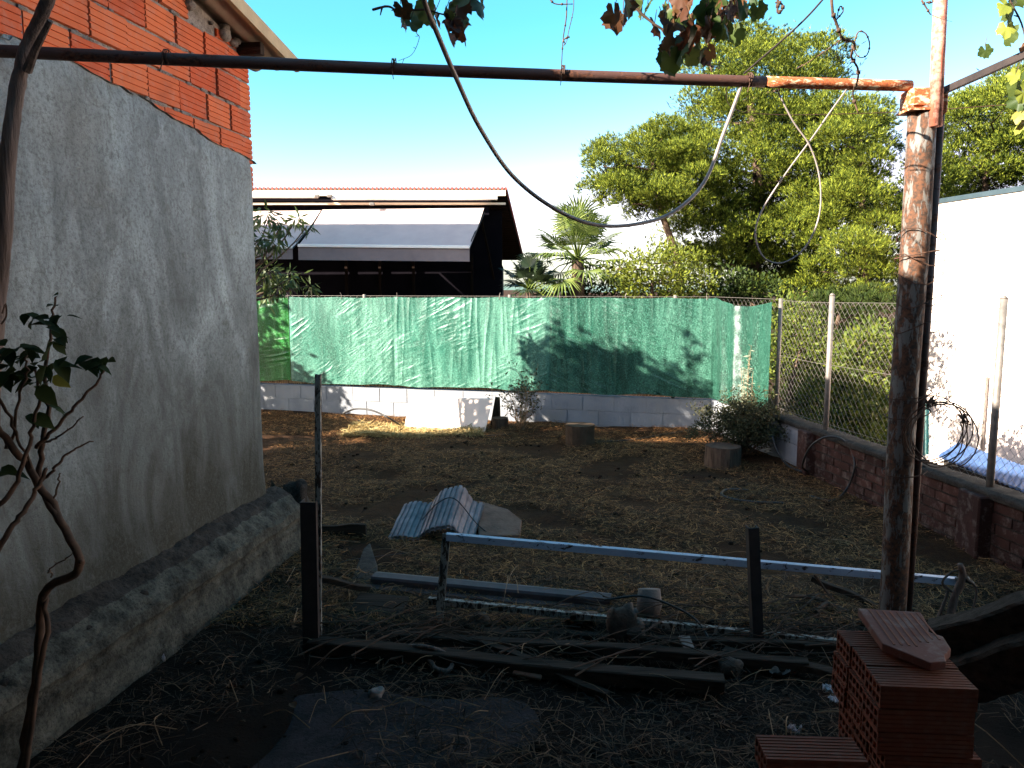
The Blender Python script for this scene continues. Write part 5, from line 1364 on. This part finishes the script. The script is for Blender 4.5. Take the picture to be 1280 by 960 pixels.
tag(arr_obj('sunlit_straw', v, f, M['sunstraw'], origin=(-1, 9.6, 0)), 'golden straw tufts at the foot of the block wall, sunlight put into their colour', 'straw', kind='stuff')
# longer stalks in the foreground
random.seed(5); mb = MB()
for i in range(150):
    x, y = U(-1.5, 2.6), U(2.0, 5.2)
    if x < -2.43+.153*y+.35: continue
    a = U(0, 6.28); L = U(.1, .45); z = gz(x, y)+.015; d = Vector((math.cos(a), math.sin(a), U(-.02, .25)))
    q = spline([Vector((x, y, z)), Vector((x, y, z+.02))+d*L*.5+Vector((U(-.03, .03), U(-.03, .03), .02)), Vector((x, y, z))+d*L], 3); mb.tube(q, U(.001, .0025), 4)
tag(mb.build('dry_stalks', M['drytwig']), 'scattered dry stalks lying over the soil', 'stalks', kind='stuff')
mb = MB()
for i in range(420):
    x, y = U(-2.4, 3.2), U(1.9, 10)**1.0
    if x < -2.43+.153*y+.35 and y < 5.3: continue
    if x > wallx(y)-.1 or y > backy(x)-.1: continue
    ovate(mb, (x, y, gz(x, y)+U(.012, .03)), Vector((U(-1, 1), U(-1, 1), U(-.2, .3))), Vector((U(-.4, .4), U(-.4, .4), 1)), U(.025, .06), U(.015, .035), .3)
tag(mb.build('dead_leaves', M['deadleaf'], smooth=True), 'dead leaves scattered across the yard', 'leaves', kind='stuff')
# clods and gravel
mb = MB(); random.seed(8)
for i in range(700):
    x, y = U(-2.4, 3.2), 1.8+U(0, 1)**2.2*7
    if x < -2.43+.153*y+.3 and y < 5.3: continue
    if x > wallx(y)-.1 or y > backy(x)-.1: continue
    r = U(.006, .022); q = lump((x, y, gz(x, y)+r*.3), r, r, r*.7, i*.77, .4, 6, 4); mb.add(q.v, q.f)
tag(mb.build('soil_clods', M['ground'], smooth=True), 'small clods and pebbles in the soil', 'soil', kind='stuff')

# ------------------------------------------------------------ light
sd = SD
world = bpy.data.worlds.new('World'); sc.world = world; world.use_nodes = True
wn = world.node_tree; bg = wn.nodes['Background']
sky = wn.nodes.new('ShaderNodeTexSky'); sky.sky_type = 'NISHITA'; sky.sun_disc = False
sky.sun_elevation = SUN_EL; sky.sun_rotation = math.atan2(sd.x, sd.y); sky.altitude = 100; sky.air_density = 1.0; sky.dust_density = 1.3; sky.ozone_density = 6
def wm(op, a, b):
    m = wn.nodes.new('ShaderNodeMath'); m.operation = op
    for k, v in enumerate((a, b)):
        if isinstance(v, (int, float)): m.inputs[k].default_value = v
        else: wn.links.new(v, m.inputs[k])
    return m.outputs[0]
sp = wn.nodes.new('ShaderNodeSeparateColor'); cb = wn.nodes.new('ShaderNodeCombineColor'); wn.links.new(sky.outputs[0], sp.inputs[0])
gch = wm('MULTIPLY', sp.outputs[1], 1.12)        # clear Mediterranean sky: deep cyan above, white towards the horizon
wn.links.new(wm('MINIMUM', wm('MAXIMUM', wm('MULTIPLY', wm('POWER', sp.outputs[0], 2.6), .60), wm('MULTIPLY', sp.outputs[0], .55)), gch), cb.inputs[0])
wn.links.new(gch, cb.inputs[1]); wn.links.new(wm('MULTIPLY', sp.outputs[2], .92), cb.inputs[2]); wn.links.new(cb.outputs[0], bg.inputs[0])
bg.inputs[1].default_value = .08
sl = bpy.data.lights.new('Sun', 'SUN'); sl.energy = 5.0; sl.angle = rad(.5); sl.color = (1, .93, .80)
so = bpy.data.objects.new('Sun', sl); COL.objects.link(so)
tosun = Vector((sd.x*math.cos(SUN_EL), sd.y*math.cos(SUN_EL), math.sin(SUN_EL)))
so.rotation_euler = tosun.to_track_quat('Z', 'Y').to_euler(); so.location = (-8, -6, 8)

# ------------------------------------------------------------ camera
cd = bpy.data.cameras.new('Camera'); cam = bpy.data.objects.new('Camera', cd); COL.objects.link(cam)
cam.location = (0, 0, H); cam.rotation_euler = (rad(90)-PITCH, 0, 0)
cd.sensor_width = 36; cd.lens = 36*F/1280; cd.clip_end = 2000; cd.clip_start = .05
sc.camera = cam
sc.view_settings.view_transform = 'Standard'; sc.view_settings.look = 'None'; sc.view_settings.gamma = 1; sc.view_settings.exposure = 2.5
